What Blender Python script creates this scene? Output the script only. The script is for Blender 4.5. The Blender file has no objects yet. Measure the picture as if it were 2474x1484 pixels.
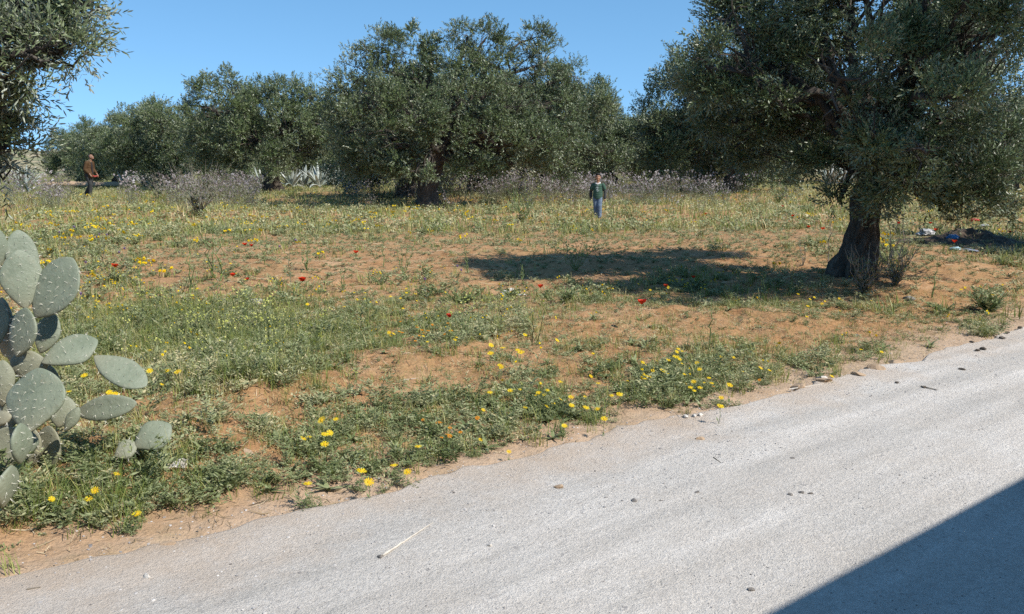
import bpy, bmesh, math, random
import numpy as np
from mathutils import Vector, Matrix, Quaternion

# ------------------------------------------------------------------ camera, sky, sun, exposure
S = bpy.context.scene
COL = S.collection
R = math.radians
EYE = 1.55
PITCH = R(9.3)
FPX = 2141.7                     # focal length in units of a 2473 px wide frame
cam_d = bpy.data.cameras.new('camera'); cam_d.sensor_width = 36; cam_d.lens = 36*FPX/2473
cam_d.clip_start = 0.05; cam_d.clip_end = 2000
cam = bpy.data.objects.new('camera', cam_d); COL.objects.link(cam)
cam.location = (0, 0, EYE); cam.rotation_euler = (R(90)-PITCH, 0, 0)
S.camera = cam

SUN_EL = R(45); SUN_AZ = math.atan2(.86, -.51)          # azimuth from +Y towards +X
sdir = Vector((math.sin(SUN_AZ)*math.cos(SUN_EL), math.cos(SUN_AZ)*math.cos(SUN_EL), math.sin(SUN_EL)))
W = bpy.data.worlds.new('World'); S.world = W; W.use_nodes = True
wn = W.node_tree.nodes; wl = W.node_tree.links
sky = wn.new('ShaderNodeTexSky'); sky.sky_type = 'NISHITA'; sky.sun_disc = False
sky.sun_elevation = SUN_EL; sky.sun_rotation = SUN_AZ
sky.altitude = 100; sky.air_density = 0.85; sky.dust_density = 0.05; sky.ozone_density = 1.6
wn['Background'].inputs['Strength'].default_value = 0.15
hs = wn.new('ShaderNodeHueSaturation'); hs.inputs['Saturation'].default_value = 1.16; hs.inputs['Hue'].default_value = .489; hs.inputs['Value'].default_value = 1.10
wtc = wn.new('ShaderNodeTexCoord'); wad = wn.new('ShaderNodeVectorMath'); wad.operation = 'ADD'; wad.inputs[1].default_value = (0, 0, .17)
wno = wn.new('ShaderNodeVectorMath'); wno.operation = 'NORMALIZE'                 # very clear air: the pale band sits low
wl.new(wtc.outputs['Generated'], wad.inputs[0]); wl.new(wad.outputs[0], wno.inputs[0]); wl.new(wno.outputs[0], sky.inputs['Vector'])
wl.new(sky.outputs[0], hs.inputs['Color']); wl.new(hs.outputs[0], wn['Background'].inputs['Color'])
sun_d = bpy.data.lights.new('sun', 'SUN'); sun_d.energy = 5.0; sun_d.angle = R(0.5); sun_d.color = (1, .955, .89)
sun = bpy.data.objects.new('sun', sun_d); COL.objects.link(sun)
sun.rotation_euler = (-sdir).to_track_quat('-Z', 'Y').to_euler(); sun.location = (20, -15, 30)
S.view_settings.view_transform = 'Standard'; S.view_settings.look = 'None'
S.view_settings.exposure = 0.36; S.view_settings.gamma = 1.0
S.cycles.max_bounces = 6; S.cycles.diffuse_bounces = 3; S.cycles.transparent_max_bounces = 4
S.cycles.use_denoising = False

rng = np.random.default_rng(11)
random.seed(11)

# ------------------------------------------------------------------ naming and linking
def tag(o, label=None, cat=None, group=None, kind=None):
    if label: o['label'] = label
    if cat: o['category'] = cat
    if group: o['group'] = group
    if kind: o['kind'] = kind
    return o

def link(name, me, parent=None, loc=(0, 0, 0), rot=(0, 0, 0)):
    o = bpy.data.objects.new(name, me); COL.objects.link(o)
    o.location = loc; o.rotation_euler = rot
    if parent: o.parent = parent
    return o

def empty(name, loc, label, cat, group=None, rz=0):
    o = link(name, None, None, loc, (0, 0, rz)); o.empty_display_size = .1
    return tag(o, label, cat, group)

def mesh_np(name, V, F, mats, midx=None, smooth=False, tint=None):
    V = np.asarray(V, dtype=np.float32); F = np.asarray(F, dtype=np.int32)
    me = bpy.data.meshes.new(name)
    me.vertices.add(len(V)); me.vertices.foreach_set('co', V.ravel())
    k = F.shape[1]
    me.loops.add(F.size); me.loops.foreach_set('vertex_index', F.ravel())
    me.polygons.add(len(F)); me.polygons.foreach_set('loop_start', np.arange(0, F.size, k, dtype=np.int32))
    if not isinstance(mats, (list, tuple)): mats = [mats]
    for m in mats: me.materials.append(m)
    if midx is not None: me.polygons.foreach_set('material_index', np.asarray(midx, dtype=np.int32))
    me.polygons.foreach_set('use_smooth', np.full(len(F), smooth))
    if tint is not None:
        a = me.attributes.new('tint', 'FLOAT', 'POINT'); a.data.foreach_set('value', np.asarray(tint, dtype=np.float32))
    me.update(calc_edges=True)
    me.validate()
    return me

class Acc:
    """collects numpy pieces (quads) into one mesh"""
    def __init__(s): s.V = []; s.F = []; s.T = []; s.M = []; s.n = 0
    def add(s, V, F, tint=0.5, mat=0):
        V = np.asarray(V, dtype=float).reshape(-1, 3); F = np.asarray(F).reshape(-1, 4)
        s.V.append(V); s.F.append(F+s.n); s.n += len(V)
        s.T.append(np.broadcast_to(np.asarray(tint, dtype=float), (len(V),)))
        s.M.append(np.full(len(F), mat))
        return s
    def mesh(s, name, mats, smooth=False):
        return mesh_np(name, np.concatenate(s.V), np.concatenate(s.F), mats, np.concatenate(s.M), smooth, np.concatenate(s.T))

# ------------------------------------------------------------------ noise
TAB = np.random.default_rng(3).random((256, 256))
def vn(x, y):
    x = np.asarray(x, dtype=float); y = np.asarray(y, dtype=float)
    xi = np.floor(x).astype(int); yi = np.floor(y).astype(int)
    fx = x-xi; fy = y-yi; fx = fx*fx*(3-2*fx); fy = fy*fy*(3-2*fy)
    a = TAB[xi & 255, yi & 255]; b = TAB[(xi+1) & 255, yi & 255]
    c = TAB[xi & 255, (yi+1) & 255]; d = TAB[(xi+1) & 255, (yi+1) & 255]
    return ((a*(1-fx)+b*fx)*(1-fy)+(c*(1-fx)+d*fx)*fy)*2-1
def fbm(x, y, o=4):
    t = 0; amp = .5
    for i in range(o):
        t = t+amp*vn(x*2**i+17.3*i, y*2**i+9.1*i); amp *= .5
    return t
def vn3(p):
    return (vn(p[:, 0]+p[:, 2]*.71, p[:, 1]-p[:, 2]*.53)+vn(p[:, 1]+31.7+p[:, 0]*.3, p[:, 2]+p[:, 0]*.41))*.5
def sstep(a, b, x):
    t = np.clip((np.asarray(x, dtype=float)-a)/(b-a), 0, 1); return t*t*(3-2*t)

# ------------------------------------------------------------------ sight lines: picture point (2473 wide grid) to places
CP, SP = math.cos(PITCH), math.sin(PITCH)
def ray(u, v):
    x = (u-1236.5)/FPX; y = (742-v)/FPX
    return np.array([x, CP+y*SP, -SP+y*CP])
def P(u, v, d):
    """point on the sight line at ground distance d (y)"""
    r = ray(u, v); k = d/r[1]
    return Vector((r[0]*k, d, EYE+r[2]*k))
def project(x, y, z):
    x = np.asarray(x, float); y = np.asarray(y, float); z = np.asarray(z, float)-EYE
    f = y*CP-z*SP; up = y*SP+z*CP
    f = np.maximum(f, 1e-3)
    return 1236.5+FPX*x/f, 742-FPX*up/f
def G0(u, v):
    r = ray(u, v); k = -EYE/r[2]
    return r[0]*k, r[1]*k

TX, TY, NX, NY = .776, .63, -.63, .776       # along the road, away from it
EDGE_S, EDGE_N = [-9, -2.4, -1.45, -1, 0, .8, 1.5, 2.5, 4, 7, 30], [0, .02, .0, -.09, -.05, -.09, -.19, -.21, -.28, -.22, -.2]      # the road edge wanders
def road_n(x, y): return x*NX+(y-4.59)*NY-np.interp(x*TX+(y-4.59)*TY, EDGE_S, EDGE_N)
def road_s(x, y): return x*TX+(y-4.59)*TY

BUMPS = []      # x, y, radius, height
for u, v, rad, hh in [(940, 905, .42, .10), (620, 990, .5, .11), (760, 975, .35, .07), (1440, 655, .9, .12), (1480, 770, .7, .06),
                      (1180, 620, 1.2, .07), (1350, 800, .6, .07), (1750, 770, .6, .06), (1600, 960, .35, .05), (2230, 660, .8, .10),
                      (2080, 700, 1.0, .14), (560, 880, .6, .05), (1100, 870, .5, .06), (2150, 850, .35, .06), (1900, 780, .5, .05), (420, 1110, .5, .07)]:
    x, y = G0(u, v); BUMPS.append((x, y, rad, hh))
def H(x, y):
    x = np.asarray(x, float); y = np.asarray(y, float)
    n = road_n(x, y); r = np.hypot(x, y)
    A = sstep(-.02, 1.3, n)
    far = 1-sstep(35, 70, r)
    h = A*(.055+.045*fbm(x*.85, y*.85, 3)+.085*vn(x*.27+5, y*.27))*far
    h = h+A*(.034*fbm(x*4.3, y*4.3, 3)+.017*fbm(x*14, y*14, 3))*(1-sstep(14, 26, r))
    h = h+sstep(-.1, .12, n)*.022*(1+.8*fbm(x*6, y*6, 3))
    for bx, by, br, bh in BUMPS:
        h = h+A*bh*np.exp(-((x-bx)**2+(y-by)**2)/(br*br))
    return h-.022
def G(u, v):
    """ground point seen at a picture point"""
    r = ray(u, v); z = 0.0
    for _ in range(12):
        k = (z-EYE)/r[2]; z = .5*z+.5*float(H(r[0]*k, r[1]*k))
    k = (z-EYE)/r[2]
    return Vector((r[0]*k, r[1]*k, float(H(r[0]*k, r[1]*k))))
def HZ(x, y): return float(H(x, y))

# ------------------------------------------------------------------ materials
def newmat(name):
    m = bpy.data.materials.new(name); m.use_nodes = True
    nt = m.node_tree; b = nt.nodes['Principled BSDF']
    return m, nt, nt.nodes, nt.links, b
def ramp(N, stops, interp='LINEAR'):
    r = N.new('ShaderNodeValToRGB'); r.color_ramp.interpolation = interp
    el = r.color_ramp.elements
    while len(el) < len(stops): el.new(.5)
    for e, (p, c) in zip(el, stops): e.position = p; e.color = (*c, 1)
    return r
def noise_n(N, L, vec, scale, detail=4, rough=.55):
    t = N.new('ShaderNodeTexNoise'); t.inputs['Scale'].default_value = scale
    t.inputs['Detail'].default_value = detail; t.inputs['Roughness'].default_value = rough
    if vec is not None: L.new(vec, t.inputs['Vector'])
    return t
def mix(N, L, fac, a, b, mode='MIX'):
    m = N.new('ShaderNodeMix'); m.data_type = 'RGBA'; m.blend_type = mode
    for s, i in ((fac, 0), (a, 6), (b, 7)):
        if hasattr(s, 'links') or hasattr(s, 'is_linked'): L.new(s, m.inputs[i])
        elif i == 0: m.inputs[i].default_value = s
        else: m.inputs[i].default_value = (*s, 1)
    return m.outputs[2]
def maprange(N, L, v, a, b, c=0, d=1):
    m = N.new('ShaderNodeMapRange'); L.new(v, m.inputs[0])
    for i, x in enumerate((a, b, c, d)): m.inputs[i+1].default_value = x
    return m.outputs[0]
def bump(N, L, h, b, strength, dist):
    k = N.new('ShaderNodeBump'); k.inputs['Strength'].default_value = strength; k.inputs['Distance'].default_value = dist
    L.new(h, k.inputs['Height']); L.new(k.outputs[0], b.inputs['Normal']); return k

def leaf_mat(name, stops, under=None, rough=.45, transl=.25, spec=.4):
    m, nt, N, L, b = newmat(name)
    at = N.new('ShaderNodeAttribute'); at.attribute_name = 'tint'
    r = ramp(N, stops); L.new(at.outputs['Fac'], r.inputs[0])
    c = r.outputs[0]
    if under:
        g = N.new('ShaderNodeNewGeometry'); c = mix(N, L, g.outputs['Backfacing'], c, under)
    L.new(c, b.inputs['Base Color']); b.inputs['Roughness'].default_value = rough
    b.inputs['Specular IOR Level'].default_value = spec
    if transl > 0:
        t = N.new('ShaderNodeBsdfTranslucent'); L.new(c, t.inputs['Color'])
        ms = N.new('ShaderNodeMixShader'); ms.inputs[0].default_value = transl
        L.new(b.outputs[0], ms.inputs[1]); L.new(t.outputs[0], ms.inputs[2])
        L.new(ms.outputs[0], N['Material Output'].inputs['Surface'])
    return m
def plain(name, col, rough=.7, var=.25, scale=30, bumpd=0, spec=.3):
    m, nt, N, L, b = newmat(name)
    tc = N.new('ShaderNodeTexCoord'); t = noise_n(N, L, tc.outputs['Object'], scale, 5)
    c = mix(N, L, maprange(N, L, t.outputs[0], .3, .7), tuple(x*(1-var) for x in col), tuple(min(1, x*(1+var)) for x in col))
    L.new(c, b.inputs['Base Color']); b.inputs['Roughness'].default_value = rough; b.inputs['Specular IOR Level'].default_value = spec
    if bumpd: bump(N, L, t.outputs[0], b, .8, bumpd)
    return m

def soil_mat():
    m, nt, N, L, b = newmat('orange_soil')
    g = N.new('ShaderNodeNewGeometry'); p = g.outputs['Position']
    big = noise_n(N, L, p, .55, 4); mid = noise_n(N, L, p, 3.2, 6, .65); fine = noise_n(N, L, p, 38, 5, .7)
    c = ramp(N, [(.25, (.25, .115, .046)), (.44, (.36, .198, .092)), (.6, (.445, .278, .152)), (.78, (.50, .35, .215))])
    L.new(mid.outputs[0], c.inputs[0])
    c2 = mix(N, L, maprange(N, L, big.outputs[0], .38, .62), c.outputs[0], (.38, .215, .103)); 
    # fine specks: dark crumbs and pale grains
    vo = N.new('ShaderNodeTexVoronoi'); vo.inputs['Scale'].default_value = 90; L.new(p, vo.inputs['Vector'])
    sp = maprange(N, L, fine.outputs[0], .35, .65, .72, 1.18)
    mm = N.new('ShaderNodeVectorMath'); mm.operation = 'SCALE'; L.new(c2, mm.inputs[0]); L.new(sp, mm.inputs['Scale'])
    c3 = mix(N, L, maprange(N, L, vo.outputs['Color'], .86, .95, 0, .45), mm.outputs[0], (.46, .38, .29))
    # pale dust next to the road
    n = N.new('ShaderNodeVectorMath'); n.operation = 'DOT_PRODUCT'; L.new(p, n.inputs[0]); n.inputs[1].default_value = (NX, NY, 0)
    nn = N.new('ShaderNodeMath'); nn.operation = 'ADD'; L.new(n.outputs['Value'], nn.inputs[0]); nn.inputs[1].default_value = -4.59*NY
    wob = maprange(N, L, mid.outputs[0], .3, .7, -.25, .25)
    ad = N.new('ShaderNodeMath'); ad.operation = 'ADD'; L.new(nn.outputs[0], ad.inputs[0]); L.new(wob, ad.inputs[1])
    c4 = mix(N, L, maprange(N, L, ad.outputs[0], -.05, .55, .85, 0), c3, (.47, .35, .245))
    # thin low greenery and dead thatch lying on the soil, more of it further out
    gr = noise_n(N, L, p, 1.1, 6, .7); gr2 = noise_n(N, L, p, 14, 4, .7)
    gm = N.new('ShaderNodeMath'); gm.operation = 'MULTIPLY'
    L.new(maprange(N, L, gr.outputs[0], .46, .62), gm.inputs[0]); L.new(maprange(N, L, gr2.outputs[0], .42, .62, .1, .8), gm.inputs[1])
    out = maprange(N, L, nn.outputs[0], 4, 22, .35, 1.0)
    gm2 = N.new('ShaderNodeMath'); gm2.operation = 'MULTIPLY'; L.new(gm.outputs[0], gm2.inputs[0]); L.new(out, gm2.inputs[1])
    th = mix(N, L, gr2.outputs[0], (.15, .155, .055), (.29, .235, .11))
    fg = mix(N, L, gr2.outputs[0], (.10, .125, .045), (.22, .20, .085))
    c5 = mix(N, L, maprange(N, L, nn.outputs[0], 28, 55, 0, .9), mix(N, L, gm2.outputs[0], c4, th), fg)
    L.new(c5, b.inputs['Base Color']); b.inputs['Roughness'].default_value = .95; b.inputs['Specular IOR Level'].default_value = .1
    hm = N.new('ShaderNodeMath'); hm.operation = 'ADD'; L.new(mid.outputs[0], hm.inputs[0])
    h2 = N.new('ShaderNodeMath'); h2.operation = 'MULTIPLY'; L.new(fine.outputs[0], h2.inputs[0]); h2.inputs[1].default_value = .35; L.new(h2.outputs[0], hm.inputs[1])
    bump(N, L, hm.outputs[0], b, 1.0, .045)
    return m

def road_mat():
    m, nt, N, L, b = newmat('gravel_road')
    tc = N.new('ShaderNodeTexCoord'); o = tc.outputs['Object']           # x along the road, y across
    mp = N.new('ShaderNodeMapping'); mp.inputs['Scale'].default_value = (.10, 1.5, 1); L.new(o, mp.inputs['Vector'])
    streak = noise_n(N, L, mp.outputs[0], 1.6, 4, .6)
    mp2 = N.new('ShaderNodeMapping'); mp2.inputs['Scale'].default_value = (.25, 2.2, 1); L.new(o, mp2.inputs['Vector'])
    streak2 = noise_n(N, L, mp2.outputs[0], 3, 4, .6)
    mid = noise_n(N, L, o, 2.2, 6, .65); fine = noise_n(N, L, o, 120, 4, .75); f2 = noise_n(N, L, o, 46, 4, .7)
    c = ramp(N, [(.32, (.46, .43, .385)), (.5, (.59, .55, .495)), (.68, (.71, .665, .605))])
    am = N.new('ShaderNodeMath'); am.operation = 'MULTIPLY_ADD'; L.new(streak.outputs[0], am.inputs[0]); am.inputs[1].default_value = .80
    a2 = maprange(N, L, streak2.outputs[0], 0, 1, -.20, .40); L.new(a2, am.inputs[2]); L.new(am.outputs[0], c.inputs[0])
    c1 = mix(N, L, maprange(N, L, mid.outputs[0], .40, .66, 0, .5), c.outputs[0], (.57, .51, .44))
    vo = N.new('ShaderNodeTexVoronoi'); vo.inputs['Scale'].default_value = 130; L.new(o, vo.inputs['Vector'])
    v2 = N.new('ShaderNodeTexVoronoi'); v2.inputs['Scale'].default_value = 60; L.new(o, v2.inputs['Vector'])
    sp = maprange(N, L, fine.outputs[0], .3, .7, .82, 1.15)
    mm = N.new('ShaderNodeVectorMath'); mm.operation = 'SCALE'; L.new(c1, mm.inputs[0]); L.new(sp, mm.inputs['Scale'])
    sp2 = maprange(N, L, f2.outputs[0], .3, .7, .84, 1.14)
    m2 = N.new('ShaderNodeVectorMath'); m2.operation = 'SCALE'; L.new(mm.outputs[0], m2.inputs[0]); L.new(sp2, m2.inputs['Scale'])
    c2 = mix(N, L, maprange(N, L, vo.outputs['Color'], .80, .92, 0, .5), m2.outputs[0], (.62, .585, .55))
    c3 = mix(N, L, maprange(N, L, v2.outputs['Color'], .90, .96, 0, .6), c2, (.30, .28, .265))
    # sand blown over the edge
    sx = N.new('ShaderNodeSeparateXYZ'); L.new(o, sx.inputs[0])
    e1 = noise_n(N, L, o, 1.3, 6, .7)
    ad = N.new('ShaderNodeMath'); ad.operation = 'ADD'; L.new(sx.outputs[1], ad.inputs[0]); L.new(maprange(N, L, e1.outputs[0], .25, .75, -.4, .4), ad.inputs[1])
    c4 = mix(N, L, maprange(N, L, ad.outputs[0], -.62, .12, 0, .9), c3, (.50, .385, .28))
    L.new(c4, b.inputs['Base Color']); b.inputs['Roughness'].default_value = .9; b.inputs['Specular IOR Level'].default_value = .15
    hm = N.new('ShaderNodeMath'); hm.operation = 'ADD'; L.new(fine.outputs[0], hm.inputs[0]); L.new(f2.outputs[0], hm.inputs[1])
    bump(N, L, hm.outputs[0], b, .9, .012)
    return m

def bark_mat():
    m, nt, N, L, b = newmat('olive_bark')
    tc = N.new('ShaderNodeTexCoord'); o = tc.outputs['Object']
    mp = N.new('ShaderNodeMapping'); mp.inputs['Scale'].default_value = (1, 1, .28); L.new(o, mp.inputs['Vector'])
    a = noise_n(N, L, mp.outputs[0], 9, 6, .7); f = noise_n(N, L, mp.outputs[0], 40, 5, .7)
    c = ramp(N, [(.3, (.028, .022, .016)), (.5, (.070, .056, .042)), (.66, (.15, .125, .096)), (.85, (.34, .295, .235))])
    s = N.new('ShaderNodeMath'); s.operation = 'MULTIPLY_ADD'; L.new(f.outputs[0], s.inputs[0]); s.inputs[1].default_value = .4
    h = maprange(N, L, a.outputs[0], 0, 1, -.12, .72); L.new(h, s.inputs[2]); L.new(s.outputs[0], c.inputs[0])
    L.new(c.outputs[0], b.inputs['Base Color']); b.inputs['Roughness'].default_value = .9
    bump(N, L, s.outputs[0], b, 1, .06)
    return m
def stone_mat(name, c1, c2):
    m, nt, N, L, b = newmat(name)
    tc = N.new('ShaderNodeTexCoord'); a = noise_n(N, L, tc.outputs['Object'], 14, 6, .7)
    L.new(mix(N, L, maprange(N, L, a.outputs[0], .35, .65), c1, c2), b.inputs['Base Color'])
    b.inputs['Roughness'].default_value = .9; bump(N, L, a.outputs[0], b, .8, .02)
    return m
def cactus_mat():
    m, nt, N, L, b = newmat('cactus_skin')
    tc = N.new('ShaderNodeTexCoord'); o = tc.outputs['Object']
    a = noise_n(N, L, o, 7, 5, .6); f = noise_n(N, L, o, 60, 4, .7); s = noise_n(N, L, o, 24, 3, .5)
    c = mix(N, L, maprange(N, L, a.outputs[0], .3, .7), (.135, .162, .108), (.23, .252, .178))
    c = mix(N, L, maprange(N, L, f.outputs[0], .55, .75, 0, .45), c, (.29, .30, .24))
    c = mix(N, L, maprange(N, L, s.outputs[0], .66, .74, 0, .7), c, (.22, .20, .13))
    k = noise_n(N, L, o, 11, 6, .75)
    c = mix(N, L, maprange(N, L, k.outputs[0], .54, .72, 0, .6), c, (.27, .255, .175))
    vo = N.new('ShaderNodeTexVoronoi'); vo.inputs['Scale'].default_value = 34; L.new(o, vo.inputs['Vector'])
    c = mix(N, L, maprange(N, L, vo.outputs['Distance'], .16, .06, 0, .5), c, (.12, .10, .06))
    at = N.new('ShaderNodeAttribute'); at.attribute_name = 'tint'
    c = mix(N, L, maprange(N, L, at.outputs['Fac'], 0, 1, 0, .8), c, (.27, .24, .16))
    L.new(c, b.inputs['Base Color']); b.inputs['Roughness'].default_value = .55; b.inputs['Specular IOR Level'].default_value = .35
    bh = N.new('ShaderNodeMath'); bh.operation = 'ADD'; L.new(f.outputs[0], bh.inputs[0]); L.new(s.outputs[0], bh.inputs[1])
    bump(N, L, bh.outputs[0], b, .5, .006)
    return m
def hill_mat():
    m, nt, N, L, b = newmat('hill_scrub')
    g = N.new('ShaderNodeNewGeometry'); p = g.outputs['Position']
    a = noise_n(N, L, p, .05, 6, .65); f = noise_n(N, L, p, .45, 5, .7)
    c = ramp(N, [(.35, (.16, .20, .08)), (.5, (.30, .25, .13)), (.65, (.42, .33, .21))]); L.new(a.outputs[0], c.inputs[0])
    L.new(mix(N, L, maprange(N, L, f.outputs[0], .52, .6), c.outputs[0], (.07, .09, .045)), b.inputs['Base Color'])
    b.inputs['Roughness'].default_value = 1
    return m

M = dict(
    soil=soil_mat(), road=road_mat(), bark=bark_mat(), cactus=cactus_mat(), hill=hill_mat(),
    olive=leaf_mat('olive_leaf', [(0, (.028, .048, .014)), (.45, (.088, .122, .042)), (.8, (.17, .208, .085)), (1, (.28, .315, .16))], (.225, .25, .155), .42, .04, .45),
    olive_g=leaf_mat('olive_leaf_greener', [(0, (.06, .085, .03)), (.5, (.16, .195, .085)), (1, (.29, .32, .18))], (.34, .36, .27), .40, .15, .5),
    herb=leaf_mat('weed_leaf', [(0, (.09, .12, .040)), (.4, (.20, .232, .098)), (.75, (.33, .35, .185)), (1, (.50, .44, .25))], None, .6, .22, .3),
    grass=leaf_mat('grass_blade', [(0, (.08, .13, .025)), (.4, (.19, .25, .055)), (.7, (.33, .34, .095)), (1, (.54, .44, .21))], None, .5, .3, .4),
    straw=leaf_mat('dead_straw', [(0, (.10, .07, .04)), (.5, (.30, .22, .12)), (1, (.58, .47, .31))], None, .8, .1, .2),
    yellow=leaf_mat('yellow_petal', [(0, (.72, .46, .01)), (1, (.86, .68, .015))], None, .6, .25, .2),
    disc=plain('flower_disc', (.62, .36, .01), .8, .3, 300),
    pale=leaf_mat('pale_yellow_petal', [(0, (.52, .55, .12)), (1, (.74, .72, .28))], None, .6, .3, .2),
    orange=leaf_mat('orange_petal', [(0, (.70, .22, .004)), (1, (.82, .34, .01))], None, .6, .25, .2),
    red=leaf_mat('poppy_petal', [(0, (.42, .02, .008)), (.6, (.70, .045, .012)), (1, (.80, .10, .02))], None, .5, .3, .2),
    mauve=leaf_mat('thistle_flower', [(0, (.21, .17, .155)), (.6, (.34, .29, .285)), (1, (.52, .48, .46))], None, .8, .2, .1),
    stalk=leaf_mat('thistle_stalk', [(0, (.10, .12, .06)), (.5, (.19, .20, .12)), (1, (.34, .33, .23))], None, .7, .15, .2),
    stem=plain('green_stem', (.13, .18, .06), .6, .3, 40),
    drystem=plain('grey_dry_stem', (.22, .19, .15), .9, .3, 40),
    darkstem=plain('dark_dead_stem', (.05, .045, .03), .9, .3, 40),
    spine=plain('cactus_spine', (.66, .63, .52), .5, .1, 10),
    wood=plain('bleached_wood', (.52, .47, .40), .8, .18, 30, .002),
    stone=stone_mat('white_limestone', (.62, .59, .53), (.36, .31, .26)),
    stone_b=stone_mat('tan_stone', (.44, .32, .21), (.30, .20, .12)),
    stone_d=stone_mat('dark_stone', (.14, .125, .11), (.24, .215, .19)),
    dung=stone_mat('dark_dung', (.06, .048, .035), (.13, .105, .08)),
    plaster=plain('rough_plaster', (.20, .165, .13), .95, .2, 6, .01),
    agave=leaf_mat('agave_leaf', [(0, (.16, .20, .16)), (.5, (.34, .37, .32)), (1, (.55, .55, .49))], None, .45, .05, .4),
)
# ------------------------------------------------------------------ ground, road, hills
def build_ground():
    a1 = np.linspace(-42, 42, 620)
    ang = np.concatenate([np.linspace(-180, -44, 70), a1, np.linspace(44, 180, 70)[:-1]])
    ang = np.radians(ang)
    rr = np.concatenate([[.4, .9, 1.5, 2.0], 2.4*1.0085**np.arange(1, 470), ])
    rr = np.concatenate([rr, rr[-1]*1.06**np.arange(1, 30)])
    A, Rr = np.meshgrid(ang, rr)
    X = np.sin(A)*Rr; Y = np.cos(A)*Rr; Z = H(X, Y)
    V = np.stack([X, Y, Z], -1).reshape(-1, 3)
    nr, na = A.shape
    i, j = np.meshgrid(np.arange(nr-1), np.arange(na), indexing='ij'); j2 = (j+1) % na
    F = np.stack([i*na+j, i*na+j2, (i+1)*na+j2, (i+1)*na+j], -1).reshape(-1, 4)[:, ::-1]
    V = np.concatenate([V, [[0, 0, HZ(0, 0)]]]); c = len(V)-1
    k = np.arange(0, na-1, 2); cap = np.stack([np.full(len(k), c), k, k+1, (k+2) % na], -1)[:, ::-1]
    F = np.concatenate([F, cap])
    me = mesh_np('ground', V, F, M['soil'], smooth=True)
    tag(link('ground', me), 'orange sandy soil of the olive grove with clods and hummocks', kind='structure')
build_ground()

def road_edge(s): return .09*fbm(s*.55, s*0+3, 3)+.05*vn(s*2.3, s*0)+.03*vn(s*9, s*0+7)+.06+np.interp(s, EDGE_S, EDGE_N)
def build_road():
    s = np.concatenate([np.linspace(-60, -5, 60)[:-1], np.arange(-5, 14, .035), np.linspace(14, 30, 120)[1:], np.linspace(30, 120, 60)[1:]])
    t = np.concatenate([np.linspace(-4.9, -.5, 60), np.linspace(-.5, .12, 30)[1:]])
    Sg, T = np.meshgrid(s, t, indexing='ij')
    e = road_edge(Sg)
    n = np.where(T > -.5, -.5+(T+.5)/.62*(.5+e), T)
    z = .004*fbm(Sg*5, n*5, 3)+.010*fbm(Sg*.8, n*1.2, 3)+.012
    z = z-.05*sstep(.06, .0, (e-n))-.02*sstep(-4.5, -4.9, n)
    V = np.stack([Sg, n, z], -1).reshape(-1, 3)
    a, b = Sg.shape
    i, j = np.meshgrid(np.arange(a-1), np.arange(b-1), indexing='ij')
    F = np.stack([i*b+j, (i+1)*b+j, (i+1)*b+j+1, i*b+j+1], -1).reshape(-1, 4)
    me = mesh_np('road', V, F, M['road'], smooth=True)
    tag(link('road', me, None, (0, 4.59, 0), (0, 0, math.atan2(TY, TX))), 'pale grey gravel road running along the edge of the grove', kind='structure')
build_road()

def build_hills():
    az = np.radians(np.linspace(-60, 60, 240)); rr = np.linspace(95, 420, 60)
    A, Rr = np.meshgrid(az, rr)
    w = np.degrees(A)
    prof = 4.2+1.5*fbm(w*.12, w*0+2, 3)+10.0*np.exp(-((w-9.5)/4.2)**2)+4*np.exp(-((w-22)/8)**2)
    Z = prof*sstep(100, 230, Rr)*(1+.25*fbm(A*30, Rr*.03, 4))-.35
    V = np.stack([np.sin(A)*Rr, np.cos(A)*Rr, Z], -1).reshape(-1, 3)
    nr, na = A.shape
    i, j = np.meshgrid(np.arange(nr-1), np.arange(na-1), indexing='ij')
    F = np.stack([i*na+j, (i+1)*na+j, (i+1)*na+j+1, i*na+j+1], -1).reshape(-1, 4)[:, ::-1]
    tag(link('hills', mesh_np('hills', V, F, M['hill'], smooth=True)), 'low scrubby hills behind the olive grove', kind='structure')
build_hills()

def build_shadow_wall():  # unseen wall behind the camera, added and sized to cast the straight road shadow
    bm = bmesh.new()
    h = 2.56
    bmesh.ops.create_cube(bm, size=1, matrix=Matrix.Translation((0, 0, h/2-.1)) @ Matrix.Diagonal((26, .3, h+.2, 1)))
    bmesh.ops.bevel(bm, geom=bm.edges[:], offset=.03, segments=2, affect='EDGES')
    me = bpy.data.meshes.new('wall'); bm.to_mesh(me); bm.free(); me.materials.append(M['plaster'])
    nn = -4.42
    o = link('shadow_wall', me, None, (NX*nn+0, 4.59+NY*nn, 0), (0, 0, math.atan2(TY, TX)))
    o.location.x += TX*4.0; o.location.y += TY*4.0
    tag(o, 'unseen plain wall added behind the camera to cast the straight shadow on the gravel', 'wall')
build_shadow_wall()

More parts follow.
